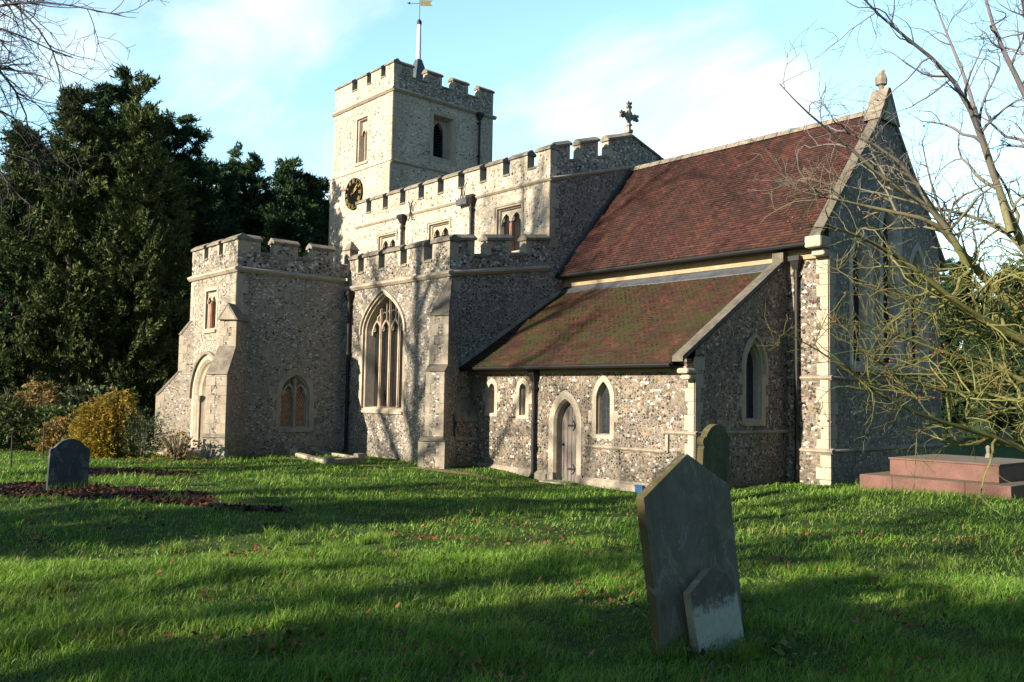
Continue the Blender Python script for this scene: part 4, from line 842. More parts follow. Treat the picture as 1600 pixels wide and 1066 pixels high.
def blades(name,n,r0,r1,p,len0,len1,wd0,wd1,seed):
    rs=np.random.RandomState(seed)
    th=yaw+math.pi/2+ rs.uniform(-R(44),R(36),n); u=rs.rand(n); r=(r0**(2-p)+u*(r1**(2-p)-r0**(2-p)))**(1/(2-p))
    x=12+r*np.cos(th); y=-16.1+r*np.sin(th); ok=~occupied(x,y)
    pm=patchmask(x,y); ok&=~((pm>.15)&(rs.rand(n)<.88))
    pt=np.array([(-13.0,-4.2),(-10.5,-3.0),(-8,-2.3),(-5.5,-1.35),(-4.1,-.7)])
    dd=np.full(n,9.)
    for a,b in zip(pt[:-1],pt[1:]):
        ab=b-a; t=np.clip(((x-a[0])*ab[0]+(y-a[1])*ab[1])/(ab@ab),0,1); dd=np.minimum(dd,np.hypot(x-a[0]-t*ab[0],y-a[1]-t*ab[1]))
    ok&=~((dd<.15)&(rs.rand(n)<.8))
    x,y,r=x[ok],y[ok],r[ok]; n=len(x); z=gh(x,y)-.01
    cl=(np.sin(x*2.1+1.7*np.sin(y*1.3))*np.sin(y*2.4+1.3*np.sin(x*1.7))+.6*np.sin(x*6.3+y*2)*np.sin(y*5.7-x*3))   # tussocks
    t=np.clip((r-r0)/(r1-r0),0,1); pn=np.sin(x*.9+2*np.sin(y*.7))*np.cos(y*1.1+1.5*np.sin(x*.6)); L=(len0+(len1-len0)*t)*(.45+.8*rs.rand(n))*np.clip(1+.5*cl+.35*pn,.42,2.4); W=(wd0+(wd1-wd0)*t)*(.7+.6*rs.rand(n))
    az=rs.rand(n)*2*np.pi; la=rs.normal(R(40),R(85),n)+.6*np.sin(x*1.9)*np.cos(y*1.4); ln=L*(.35+.75*rs.rand(n))
    wx,wy=np.cos(az)*W/2,np.sin(az)*W/2; dx,dy=np.cos(la)*ln,np.sin(la)*ln; hz=np.sqrt(np.maximum(L*L-(ln*.8)**2,(.25*L)**2))
    V=np.empty((n,5,3)); V[:,0]=np.stack([x-wx,y-wy,z],1); V[:,1]=np.stack([x+wx,y+wy,z],1)
    V[:,2]=np.stack([x+wx*.8+dx*.35,y+wy*.8+dy*.35,z+hz*.62],1); V[:,3]=np.stack([x-wx*.8+dx*.35,y-wy*.8+dy*.35,z+hz*.62],1); V[:,4]=np.stack([x+dx,y+dy,z+hz],1)
    b=(np.arange(n)*5)[:,None]; F=np.concatenate([b+[[0,1,2]],b+[[0,2,3]],b+[[3,2,4]]],1).reshape(-1,3)
    return V.reshape(-1,3),F
def join(parts):
    V=[];F=[];k=0
    for v,f in parts: V.append(v);F.append(f+k);k+=len(v)
    return np.concatenate(V),np.concatenate(F)
def tufts(spots,seed):
    rs=np.random.RandomState(seed); V=[];F=[];k=0
    for (cx,cy,sx,sy,m,L0) in spots:
        x=cx+rs.uniform(-1,1,m)*sx; y=cy+rs.uniform(-1,1,m)*sy; z=gh(x,y)-.01; L=L0*(.5+.8*rs.rand(m)); az=rs.rand(m)*6.28; la=rs.rand(m)*6.28; ln=L*(.2+.6*rs.rand(m)); W=.006
        wx,wy=np.cos(az)*W/2,np.sin(az)*W/2; dx,dy=np.cos(la)*ln,np.sin(la)*ln; hz=np.sqrt(np.maximum(L*L-ln*ln*.7,.05*L*L)); v=np.empty((m,5,3))
        v[:,0]=np.stack([x-wx,y-wy,z],1);v[:,1]=np.stack([x+wx,y+wy,z],1);v[:,2]=np.stack([x+wx*.8+dx*.3,y+wy*.8+dy*.3,z+hz*.65],1);v[:,3]=np.stack([x-wx*.8+dx*.3,y-wy*.8+dy*.3,z+hz*.65],1);v[:,4]=np.stack([x+dx,y+dy,z+hz],1)
        b=(np.arange(m)*5)[:,None]; V.append(v.reshape(-1,3)); F.append(np.concatenate([b+[[0,1,2]],b+[[0,2,3]],b+[[3,2,4]]],1).reshape(-1,3)+k); k+=m*5
    return np.concatenate(V),np.concatenate(F)
rt_=np.random.RandomState(77); SP=[(8.05,-10.6,.12,.55,700,.17),(8.30,-10.6,.10,.40,350,.13),(3.35,-3.92,.12,.42,300,.2),(-6.2,-11.3,.12,.4,250,.2),(3.7,3.36,1.7,.06,500,.14)]
for i in range(150):
    rr=3.2+rt_.rand()*9; tt=yaw+math.pi/2+rt_.uniform(-R(38),R(33)); s_=.04+.09*rt_.rand(); SP.append((12+rr*math.cos(tt),-16.1+rr*math.sin(tt),s_,s_,int(60+500*s_),.11+.07*rt_.rand()))
V,F=join([tufts(SP,8),blades('g',190000,2.2,11,1.0,.095,.095,.0045,.007,1),blades('g',150000,9,36,.95,.085,.11,.009,.022,2)])
tag(np_mesh('grass',V,F,[L_GRASS]),kind='stuff')

# ---------------------------------------------------------------- leaves on the ground
def leaf_cards(x,y,z,size,seed,flat_=.5):
    rs=np.random.RandomState(seed); n=len(x); az=rs.rand(n)*2*np.pi; s=size*(.6+.8*rs.rand(n)); tx=rs.normal(0,flat_,n); ty=rs.normal(0,flat_,n)
    a=np.stack([np.cos(az),np.sin(az),tx],1)*s[:,None]; b=np.stack([-np.sin(az),np.cos(az),ty],1)*s[:,None]*.6; c=np.stack([x,y,z],1)
    up=np.array([0,0,1])*s[:,None]*rs.uniform(-.3,.5,n)[:,None]
    V=np.stack([c-a,c-a*.2-b+up*.4,c+a*.5-b*.8,c+a+up,c+a*.5+b*.8,c-a*.2+b+up*.4],1).reshape(-1,3); k=(np.arange(n)*6)[:,None]
    return V,np.concatenate([k+[[0,1,2,3]],k+[[0,3,4,5]]],1).reshape(-1,4)
rs=np.random.RandomState(9); n=60000; x=rs.uniform(-11,1,n); y=rs.uniform(-14.5,-7,n); pm=patchmask(x,y); k=rs.rand(n)<np.clip((pm-.03)*2.4,0,1); x,y=x[k],y[k]
V,F=leaf_cards(x,y,gh(x,y)+.02+.03*rs.rand(len(x)),.036,3); tag(np_mesh('leaf_litter',V,F,[L_MULCH]),kind='stuff')
# scattered leaves, gathered in little drifts
cs=[];rs=np.random.RandomState(12)
for i in range(120):
    r=3.6+rs.rand()**.8*12; th=yaw+math.pi/2+rs.uniform(-R(36),R(32)); c=(12+r*math.cos(th),-16.1+r*math.sin(th)); m=rs.randint(4,26); sp=.09+.10*rs.rand()
    cs.append(np.stack([rs.normal(c[0],sp*1.6,m),rs.normal(c[1],sp*1.6,m)],1))
r=3.4+rs.rand(600)*18; th=yaw+math.pi/2+rs.uniform(-R(40),R(34),600); cs.append(np.stack([12+r*np.cos(th),-16.1+r*np.sin(th)],1))
for (cx,cy,m,sx,sy) in ((7.4,-9.9,60,.3,.3),(2.8,-7.0,160,1.6,.25),(6.6,-10.2,60,.35,.25),(-12.2,-6.8,500,1.6,.8),(-17,-8,500,2.5,1.2)): cs.append(np.stack([rs.normal(cx,sx,m),rs.normal(cy,sy,m)],1))
p=np.concatenate(cs); x,y=p[:,0],p[:,1]; ok=~occupied(x,y); x,y=x[ok],y[ok]
V,F=leaf_cards(x,y,gh(x,y)+.025+.04*rs.rand(len(x)),.023,4,.5); tag(np_mesh('fallen_leaves',V,F,[L_DEAD]),kind='stuff')
def weeds(cx,cy,n,sp,seed,size=.028):
    rs=np.random.RandomState(seed); x=rs.normal(cx,sp,n);y=rs.normal(cy,sp,n); return leaf_cards(x,y,gh(x,y)+.03+.05*rs.rand(n),size,seed,.5)
V,F=join([weeds(8.3,-10.35,60,.22,1),weeds(8.35,-11.0,50,.22,2),weeds(7.5,-9.3,60,.4,3),weeds(6.9,-8.2,50,.4,4),weeds(5.2,-11.3,50,.4,5)])
tag(np_mesh('broadleaf_weeds',V,F,[L_SHRUB]),kind='stuff')

# ---------------------------------------------------------------- gravestones, tomb, kerb
def slab(name,base,rz,outline,th,mats,tilt=(0,0),bev=.012,label='',cat='gravestone',group=None,childname=None):
    """outline in (across, up); front faces local +Y'... the slab stands on base; mats=(face, edge)"""
    F=frame((0,0,0),(0,1,0),(1,0,0)); mb=MB(); mb.extr(F,outline,-th,0,mats[0],mats[1]); o=mb.build(name,None,(0,0,0),bevel=bev)
    o.location=base; o.rotation_euler=(tilt[0],tilt[1],rz); tag(o,label,cat,group); return o
def arcpts(c,r,a0,a1,n): return [(c[0]+r*math.cos(R(a0+(a1-a0)*i/n)),c[1]+r*math.sin(R(a0+(a1-a0)*i/n))) for i in range(n+1)]
g1=slab('leaning_gravestone',(8.0,-10.59,.20),R(-3),[(-.47,-.3),(.48,-.3),(.50,1.18),(.05,1.50),(-.47,1.27)],.08,(GRAVE,GRAVE_SIDE),tilt=(R(8),R(-2)),bev=.012,label='large dark gravestone with pointed top leaning to the left in the foreground')
g2=slab('propped_footstone',(8.19,-10.62,.20),R(-2),[(-.27,-.25),(.27,-.25),(.26,.46),(.17,.60),(.0,.67),(-.27,.54)],.07,(FOOTM,GRAVE),tilt=(R(4),R(-8)),bev=.01,label='small flaking footstone with pale green lower half, propped against the leaning gravestone')
s2=[(-.37,-.3),(.37,-.3),(.37,1.22)]+arcpts((.30,1.33),.09,-60,60,4)+arcpts((0,1.28),.33,22,158,12)+arcpts((-.30,1.33),.09,120,240,4)+[(-.37,1.22)]
slab('shouldered_gravestone',(3.3,-3.92,.05),R(0),[(u,v*1.02) for u,v in s2],.12,(GRAVE_G,GRAVE_SIDE),tilt=(R(0),R(3)),label='green mossy gravestone with scrolled shoulders and rounded top, behind the large leaning one')
s3=[(-.36,-.3),(.36,-.3),(.36,.80),(.29,.83),(.24,.88)]+arcpts((0,.70),.30,50,130,8)+[(-.24,.88),(-.29,.83),(-.36,.80)]
slab('slate_gravestone',(-6.25,-11.30,.14),R(3),s3,.09,(GRAVE_B,GRAVE_B),tilt=(R(-1),R(2)),label='dark bluish gravestone standing alone in the leaf litter at left')
# stones far off behind the chancel
far=[((-8.9,31.5),.55,.95,'grey round topped headstone far behind the chancel, leftmost of the far row'),((-6.3,30.2),.62,.8,'square topped grey headstone second along the far row'),((-4.2,31),.5,.7,'small grey headstone third along the far row'),((-2.6,30.4),.6,.85,'grey headstone in the far row, fourth from the left'),((-.6,30.8),.55,.8,'pale grey headstone at the right end of the far row')]
for i,((x,y),w,h,l) in enumerate(far):
    o=slab('headstone',(x,y,H(x,y)),R(-40+i*5),[(-w/2,-.3),(w/2,-.3),(w/2,h*.85)]+(arcpts((0,h*.75),w*.45,20,160,6) if i%2==0 else [(-w/2,h*.85)])+([(-w/2,h*.85)] if i%2==0 else []),.1,(STONE_OLD,STONE_OLD),label=l,group='far row of headstones')
# red tomb
tomb=empty('stepped_tomb',(3.7,4.9,.1),'stepped red sandstone tomb slab beside the chancel','tomb')
def tp(mb,name,bev=.012): o=mb.build(name,tomb,(3.7,4.9,.1),bevel=bev); return o
mb=MB()
for a,b in ((2.10,2.86),(2.865,4.42),(4.425,5.32)): mb.box(a,b,3.42,6.9,.06,.43,GRANITE)
tp(mb,'lower_step'); mb=MB()
mb.box(2.58,4.92,3.92,6.4,.432,.79,GRANITE); mb.box(2.555,4.945,3.895,6.42,.79,.83,GRANITE)
tp(mb,'upper_slab'); mb=MB(); mb.box(2.22,5.22,3.5,6.8,-.2,.058,STONE_OLD); tp(mb,'footing')
mb=MB(); mb.tube([(3.9,6.15,.82),(3.9,6.15,.90),(3.9,6.15,.94),(3.9,6.15,1.08),(3.9,6.15,1.12)],[.07,.06,.04,.055,.02],COPE,8); tp(mb,'small_stump')
# kerbed grave
kg=empty('kerbed_grave',(-11.6,-2.6,.1),'low broken stone grave kerb on the grass by the porch','grave')
c4=[(-10.15,-3.45),(-10.95,-1.95),(-13.6,-2.05),(-12.9,-3.15)]
mb=MB()
for i,(a,b) in enumerate(zip(c4,c4[1:]+c4[:1])):
    a=Vector(a+(0,));b=Vector(b+(0,)); d=(b-a).normalized(); n_=Vector((-d.y,d.x,0))*.085; za=H(a.x,a.y);zb=H(b.x,b.y); a=a+d*.12; b=b-d*.12
    L=lambda p,s,z:(p.x+n_.x*s,p.y+n_.y*s,z)
    mb=MB(); mb.hexa([L(a,-1,za-.2),L(b,-1,zb-.2),L(b,1,zb-.2),L(a,1,za-.2),L(a,-1,za+.12),L(b,-1,zb+.11),L(b,1,zb+.12),L(a,1,za+.13)],PALE_STONE if i!=2 else STONE_OLD); mb.build('kerb',kg,(-11.6,-2.6,.1),bevel=.015)
for i,(x,y) in enumerate(c4):
    mb=MB(); z=H(x,y); mb.box(x-.13,x+.13,y-.13,y+.13,z-.2,z+.19+.03*(i%2),PALE_STONE); mb.build('corner_block',kg,(-11.6,-2.6,.1),bevel=.02)
mb=MB(); mb.box(-1.44,-1.22,-.36,-.26,-.1,.06,BLUE); mb.box(-1.46,-1.20,-.38,-.24,.06,.08,BLUE)
o=mb.build('blue_tub',None,(-1.36,-.33,-.1),bevel=.01); o.location=(-1.36,-.33,-.1); tag(o,'small bright blue plastic tub at the foot of the vestry wall','tub')

# ---------------------------------------------------------------- vegetation
def tubes_np(lines,k):
    """lines: list of (pts Nx3, radii N) all with the same N -> verts, quads"""
    P=np.array([l[0] for l in lines],float); Rr=np.array([l[1] for l in lines],float); m,N,_=P.shape
    T=np.gradient(P,axis=1); T/=np.linalg.norm(T,axis=2,keepdims=True)+1e-9
    ref=np.where(np.abs(T[...,2:3])<.9,np.array([0,0,1.]),np.array([1.,0,0])); A=np.cross(T,ref); A/=np.linalg.norm(A,axis=2,keepdims=True)+1e-9; B=np.cross(T,A)
    t=np.arange(k)*2*np.pi/k; V=P[:,:,None]+(A[:,:,None]*np.cos(t)[:,None]+B[:,:,None]*np.sin(t)[:,None])*Rr[:,:,None,None]
    i=np.arange(m)[:,None,None]*N*k+np.arange(N-1)[None,:,None]*k; j=np.arange(k)[None,None,:]; j2=(j+1)%k
    F=np.stack([i+j,i+j2,i+k+j2,i+k+j],-1).reshape(-1,4); return V.reshape(-1,3),F
def resample(pts,n):
    p=np.array(pts,float)
    # catmull-ish smoothing
    d=np.r_[0,np.cumsum(np.linalg.norm(np.diff(p,axis=0),axis=1))]; t=np.linspace(0,d[-1],n); q=np.stack([np.interp(t,d,p[:,i]) for i in range(3)],1)
    for _ in range(2): q[1:-1]=.25*q[:-2]+.5*q[1:-1]+.25*q[2:]
    return q,d[-1]
def grow(limbs,seed,levels,dens,lenk,r_min=.0035,up=.25,wob=.12,start=.15,angle=(30,65)):
    """limbs: (radius, pts). side branches are spawned along each limb, then twigs along them"""
    rs=np.random.RandomState(seed); out=[]; tips=[]; cur=[]
    for r,pts in limbs:
        q,L=resample(pts,14); rad=np.linspace(r,max(r*.12,r_min*1.5),14); cur.append((q,rad,L))
    out.append(list(cur))
    for lv in range(levels):
        nxt=[]; N=(9,7,5)[min(lv,2)]
        for q,rad,L in cur:
            n=int(rs.poisson(max(.5,L*dens[lv])))
            for _ in range(n):
                s=start+(1-start)*rs.rand(); f=s*(len(q)-1); i=min(int(f),len(q)-2); p=q[i]+(q[i+1]-q[i])*(f-i); t=q[i+1]-q[i]; t/=np.linalg.norm(t)+1e-9
                a=rs.normal(size=3); a-=a@t*t; a/=np.linalg.norm(a)+1e-9; ang=math.radians(rs.uniform(*angle)); d=t*math.cos(ang)+a*math.sin(ang); d[2]+=up*rs.rand(); d/=np.linalg.norm(d)
                l=lenk[lv]*rs.uniform(.45,1.25)*(1.15-.6*s); r0=min(rad[i]*.62,rad[i]*.8); r0=max(r_min,min(r0,l*.022))
                c=np.empty((N,3)); c[0]=p; dd=d.copy(); st=l/(N-1)
                for k in range(1,N): dd=dd+rs.normal(size=3)*wob; dd[2]+=.03*up; dd/=np.linalg.norm(dd); c[k]=c[k-1]+dd*st
                nxt.append((c,np.linspace(r0,r_min*.8,N),l))
        out.append(nxt); cur=nxt
    return out
def tree_mesh(name,levels,mats,sides=(7,5,4,3,3),parent=None,loc=(0,0,0)):
    ps=[tubes_np([(a,b) for a,b,_ in l],sides[i]) for i,l in enumerate(levels) if l]
    V,F=join(ps); return np_mesh(name,V-np.array(loc),F,mats,parent,smooth=True)
RT_TRUNK=[(8.08, -0.62, -0.42), (8.05, -0.74, 0.53), (8.0, -0.91, 1.67), (7.9, -1.17, 3.18), (7.77, -1.48, 4.99)]
RT_LIMBS=[(0.1,[(7.92,-1.21,3.85),(7.73,-1.85,5.7),(7.52,-2.19,6.78),(7.44,-2.5,7.03),(7.37,-2.75,7.26),(7.3,-2.85,7.64),(7.22,-2.91,8.24),(7.2,-3.14,8.74)]),
(0.08,[(7.77,-1.48,4.99),(7.55,-1.65,6.26),(7.41,-1.51,7.53),(7.27,-1.59,8.77),(7.1,-1.59,9.66)]),
(0.1,[(7.88,-1.15,2.8),(7.55,-1.93,4.1),(7.3,-2.19,4.76),(7.25,-2.51,5.23),(7.19,-2.8,5.7),(7.16,-3.07,6.24),(7.2,-3.45,6.52),(7.08,-3.74,6.71),(6.95,-3.97,6.95),(6.85,-4.23,7.02),(6.68,-4.56,7.12),(6.6,-4.84,7.32),(6.59,-5.33,7.46)]),
(0.07,[(7.4,-2.48,4.58),(7.25,-2.41,5.11),(7.16,-2.4,5.6),(7.01,-2.53,6.14),(6.88,-2.41,6.74),(6.75,-2.52,7.24),(6.44,-2.43,8.06),(6.28,-2.48,8.71)]),
(0.06,[(7.03,-3.15,4.1),(6.96,-3.58,4.61),(6.8,-3.79,4.88),(6.53,-4.46,5.1),(6.32,-4.85,5.46),(6.19,-5.26,5.71),(6.15,-5.66,5.77),(6.07,-6.04,5.98),(6.0,-6.3,6.17)]),
(0.05,[(6.92,-3.3,4.39),(6.85,-3.68,4.65),(6.51,-4.17,4.74),(6.15,-4.56,4.85),(5.95,-5.23,4.9),(5.74,-5.61,4.92),(5.59,-5.74,5.12)]),
(0.13,[(8.05,-0.89,2.05),(7.67,-1.55,2.98),(7.41,-2.06,3.43),(7.2,-2.53,3.79),(6.9,-2.82,4.15),(6.91,-3.27,4.4),(6.74,-3.58,4.83),(6.73,-3.85,5.1),(6.65,-3.96,5.43),(6.48,-4.46,5.66),(6.17,-4.94,5.8)]),
(0.12,[(8.05,-0.89,2.05),(7.76,-1.59,2.79),(7.43,-2.13,3.05),(7.21,-2.5,3.2),(7.09,-3.18,3.36),(7.01,-3.53,3.49),(6.91,-3.84,3.7),(6.76,-4.07,3.92),(6.68,-4.47,4.08),(6.6,-4.94,4.21),(6.43,-5.35,4.32),(6.33,-5.76,4.38)]),
(0.08,[(7.94,-1.07,2.62),(7.36,-1.88,3.48),(7.09,-1.89,3.84),(6.83,-2.04,4.05),(6.61,-2.19,4.31),(6.51,-2.32,4.6),(6.39,-2.32,4.97),(6.33,-2.68,5.51),(6.23,-2.66,6.14)]),
(0.07,[(8.05,-0.74,0.53),(7.67,-1.4,1.1),(7.41,-2.15,1.49),(7.24,-2.44,1.69),(7.13,-2.96,1.64),(6.94,-3.4,1.82),(6.87,-3.95,1.87),(6.77,-4.39,1.96),(6.66,-4.71,2.12),(6.53,-5.27,2.27),(6.5,-5.51,2.55),(6.3,-5.83,2.75),(6.25,-6.4,2.89)]),
(0.07,[(8.03,-0.87,1.57),(7.68,-1.65,2.22),(7.41,-2.11,2.45),(7.15,-2.36,2.65),(6.97,-2.89,2.72),(6.82,-3.27,2.78),(6.69,-3.67,2.91),(6.44,-3.81,3.03),(6.3,-4.35,3.12),(6.15,-4.77,3.22)]),
(0.07,[(8.05,-0.82,1.29),(7.75,-1.62,1.85),(7.44,-2.21,2.17),(7.21,-2.55,2.25),(7.07,-3.16,2.24),(6.89,-3.65,2.23),(6.72,-3.94,2.34),(6.63,-4.4,2.47),(6.43,-4.62,2.66),(6.49,-5.13,2.75)]),
(0.06,[(8.03,-1.34,3.36),(7.48,-1.69,4.32),(7.09,-2.06,4.81),(6.59,-2.18,5.06),(6.18,-2.57,5.11),(5.81,-2.85,5.37),(5.44,-2.94,5.42),(5.07,-3.26,5.58)]),
(0.06,[(8.02,-0.86,1.48),(7.5,-1.35,2.03),(7.07,-1.35,2.02),(6.7,-1.58,2.41),(6.4,-1.79,2.51),(6.05,-2.12,2.6),(5.62,-2.29,2.81)]),
(0.05,[(7.57,-1.51,2.8),(7.2,-2.21,3.15),(6.93,-2.66,3.04),(6.6,-2.97,3.32),(6.42,-3.61,3.47),(6.19,-4.08,3.72),(5.89,-4.25,3.82)]),
]
LT_LIMBS=[(0.035,[(0.51,-15.69,4.08),(1.08,-14.83,5.37),(1.6,-14.37,6.03),(1.69,-13.92,5.81),(1.79,-13.72,5.65),(1.76,-13.57,5.73)]),
(0.03,[(0.53,-15.73,4.74),(1.74,-14.62,5.91),(2.47,-14.11,5.99),(2.78,-13.85,5.89),(2.92,-13.6,5.85),(3.16,-13.46,5.77)]),
(0.03,[(0.5,-15.67,3.75),(1.35,-14.75,5.11),(1.59,-14.21,5.12),(1.65,-13.91,4.89),(1.67,-13.77,4.64),(1.69,-13.52,4.52)]),
(0.035,[(0.51,-15.69,4.08),(1.3,-14.66,5.77),(1.46,-14.21,5.64),(1.52,-14.02,5.25),(1.29,-13.77,5.0),(1.0,-13.82,4.69)]),
(0.03,[(0.76,-15.5,5.08),(1.47,-14.61,6.56),(1.81,-14.12,6.11),(2.05,-13.86,5.77),(2.25,-13.77,5.4),(1.96,-13.72,5.28)]),
(0.03,[(0.49,-15.66,3.56),(1.45,-14.52,4.8),(1.79,-14.21,4.39),(2.03,-14.13,4.03),(2.17,-13.92,3.91)]),
(0.03,[(0.74,-15.46,4.42),(1.65,-14.58,5.42),(1.96,-14.23,5.35),(2.14,-14.04,5.36),(2.55,-13.89,5.15)]),
]

# right-hand tree, its trunk just outside the frame
base=(8.15,-.62,0.0)
rtree=empty('bare_fruit_tree',base,'bare spreading tree with mossy olive branches and a few red fruits at the right edge','tree')
tq,_=resample([(8.22,-.75,-.1)]+RT_TRUNK[1:],14); lv0=[(tq,np.linspace(.20,.10,14),5.)]
V,F=tubes_np([(a,b) for a,b,_ in lv0],12); np_mesh('trunk',V-np.array(base),F,[BARK_R],rtree,smooth=True)
lv=grow([(a*.78,b) for a,b in RT_LIMBS],21,3,(4.0,4.0,3.2),(1.5,.66,.30),.0034,.35,.27,.08)
tree_mesh('branches',lv,[BARK_R],(8,5,4,3),rtree,base)
rs=np.random.RandomState(3); tw=lv[3]; sel=[tw[i][0][-1] for i in rs.choice(len(tw),min(len(tw),4200),False)]
sel=[p for p in sel if (p[2]<5.2 and rs.rand()<.75 and math.hypot(p[0]-8.2,p[1]+.6)>2.2+rs.rand()*2 and math.sin(p[0]*2.9)*math.sin(p[2]*2.6+p[1])>.15)][:150]
ico=np.array([(0,0,1),(.9,0,.3),(.28,.85,.3),(-.73,.53,.3),(-.73,-.53,.3),(.28,-.85,.3),(.73,.53,-.4),(-.28,.85,-.4),(-.9,0,-.4),(-.28,-.85,-.4),(.73,-.53,-.4),(0,0,-1)])
icf=np.array([(0,1,2),(0,2,3),(0,3,4),(0,4,5),(0,5,1),(1,6,2),(2,7,3),(3,8,4),(4,9,5),(5,10,1),(2,6,7),(3,7,8),(4,8,9),(5,9,10),(1,10,6),(11,7,6),(11,8,7),(11,9,8),(11,10,9),(11,6,10)])
if sel:
    V,F=join([(ico*rs.uniform(.012,.019)+p,icf) for p in sel]); tag(np_mesh('fruit',V-np.array(base),F,[FRUITM],rtree,smooth=True),kind='stuff')
# top-left tree: only its hanging twigs reach into the picture
base=(.3,-15.7,.1); base=(.3,-15.7,H(.3,-15.7))
lt=empty('bare_overhanging_tree',base,'bare dark tree at the left edge whose thin twigs hang into the sky','tree')
tq,_=resample([(-.6,-16.6,-.1),(-.5,-16.5,2),(-.35,-16.3,4),(-.2,-16.2,6.5),(-.3,-16.3,9)],14); V,F=tubes_np([(tq,np.linspace(.28,.12,14))],12); np_mesh('trunk',V-np.array(base),F,[BARK_L],lt,smooth=True)
extra=[(.06,[(-.35,-16.3,4.2),tuple(l[1][0])]) for l in LT_LIMBS]
tree_mesh('branches',grow(LT_LIMBS,5,3,(6.5,5.5,4.5),(.85,.45,.2),.0028,.1,.14,.3)+[[(resample(e[1],5)[0],np.linspace(.06,.035,5),1) for e in extra]],[BARK_L],(6,4,3,3,6),lt,base)

def gen_bare(seed,h,spread):
    rs=np.random.RandomState(seed); limbs=[(h*.017,[(0,0,-.2),(.1,0,h*.3),(.15,.1,h*.6),(.1,.2,h)])]
    for i in range(11):
        z=h*(.22+.055*i); a=i*2.4+rs.rand(); L=spread*(1.05-.05*i); limbs.append((h*.008,[(0.05,0,z),(math.cos(a)*L*.45,math.sin(a)*L*.45,z+L*.45),(math.cos(a)*L*.85,math.sin(a)*L*.85,z+L*1.0)]))
    return limbs
def bare_proto(name,seed,h,spread,dens,lenk,rm,label,cat='tree'):
    e=empty(name,(0,0,0),label,cat); lv=grow(gen_bare(seed,h,spread),seed,3,dens,lenk,rm,.5,.1,.12)
    V,F=tubes_np([(lv[0][0][0],lv[0][0][1])],8); np_mesh('trunk',V,F,[BARK_G],e,smooth=True); lv[0]=lv[0][1:]
    tree_mesh('branches',lv,[BARK_G],(6,4,3,3),e); return e
def copy_thing(e,name=None):
    c=e.copy(); COL.objects.link(c)
    for k in e.children:
        d=k.copy(); COL.objects.link(d); d.parent=c
        for g in k.children: f=g.copy(); COL.objects.link(f); f.parent=d
    return c
def place(e,x,y,s=1,rz=0,label=None,group=None,sz=None):
    e.location=(x,y,H(x,y)-.05); e.scale=(s,s,sz or s); e.rotation_euler=(0,0,rz)
    if label: e['label']=label
    if group: e['group']=group
    return e

def spray_crown(name,seed,prof,nsp,ncard,size,mat,parent,droop=.25,elong=2.2,inner=.35,leaders=None,asp=.35,boughs=0,sweep=.45):
    """foliage as thousands of small leaf-sprays through the crown. prof(t)->radius at height; leaders: (x,y,h,r)"""
    rs=np.random.RandomState(seed); C=[];D=[]
    for (lx,ly,h0,h,r) in leaders:
        n=int(nsp*(r*h)/sum(l[4]*l[3] for l in leaders)); t=rs.rand(n)**1.25; ang=rs.rand(n)*2*np.pi
        lump=.78+.18*np.sin(ang*3+t*9+lx)+.14*np.sin(ang*7-t*23+ly)+.12*np.sin(t*31+ang*2); rad=prof(t)*r*lump*np.sqrt(inner**2+(1-inner**2)*rs.rand(n))
        rad*=1+.28*(rs.rand(n)<.06)
        if boughs:
            nb=max(12,int(boughs*(r*h)/sum(l[4]*l[3] for l in leaders))); tb=np.sort(rs.rand(nb)**1.1); ab=rs.rand(nb)*2*np.pi; Lb=prof(tb)*r*(.70+.62*rs.rand(nb)**1.5); k=rs.randint(0,nb,n); s=.18+.82*rs.rand(n)**.8
            jit=rs.normal(0,1,(n,3))*(.10+.16*s*(1.1-s)*Lb[k])[:,None]; x=lx+Lb[k]*s*np.cos(ab[k]); y=ly+Lb[k]*s*np.sin(ab[k]); z=h0+tb[k]*(h-h0)+sweep*Lb[k]*s**1.7-.15*Lb[k]*np.sin(s*3.1)
            C.append(np.stack([x,y,z],1)+jit*np.array([1,1,.55])); D.append(np.stack([np.cos(ab[k]),np.sin(ab[k]),.25+sweep*1.3*s+rs.normal(0,.25,n)],1)); continue
        C.append(np.stack([lx+rad*np.cos(ang),ly+rad*np.sin(ang),h0+t*(h-h0)],1)); D.append(np.stack([np.cos(ang),np.sin(ang),(.55-droop)+rs.normal(0,.3,n)],1))
    C=np.concatenate(C);D=np.concatenate(D);D/=np.linalg.norm(D,axis=1,keepdims=True); n=len(C)
    Ls=size*elong*(.6+.8*rs.rand(n))
    s=np.tile(rs.rand(1,ncard),(n,1)); s=rs.rand(n,ncard); P=C[:,None]+D[:,None]*(s*Ls[:,None])[...,None]
    P[...,2]-=droop*(s**2)*Ls[:,None]; P+=rs.normal(0,size*.30,P.shape)*(1.1-s)[...,None]
    m=n*ncard; P=P.reshape(-1,3); d=(np.repeat(D,ncard,0)+rs.normal(0,.55,(m,3))); d/=np.linalg.norm(d,axis=1,keepdims=True); q=np.cross(d,rs.normal(size=(m,3))); q/=np.linalg.norm(q,axis=1,keepdims=True)+1e-9
    l=size*(.5+.7*rs.rand(m))[:,None]; V=np.stack([P-q*l*asp*.5,P+d*l*.5-q*l*asp,P+d*l*1.1,P+d*l*.4+q*l*asp],1).reshape(-1,3); k=(np.arange(m)*4)[:,None]
    return np_mesh(name,V,(k+[[0,1,2,3]]),[mat],parent)
cone=lambda t:np.clip(.62+.8*t,0,1)*(1-t)**.88*1.28
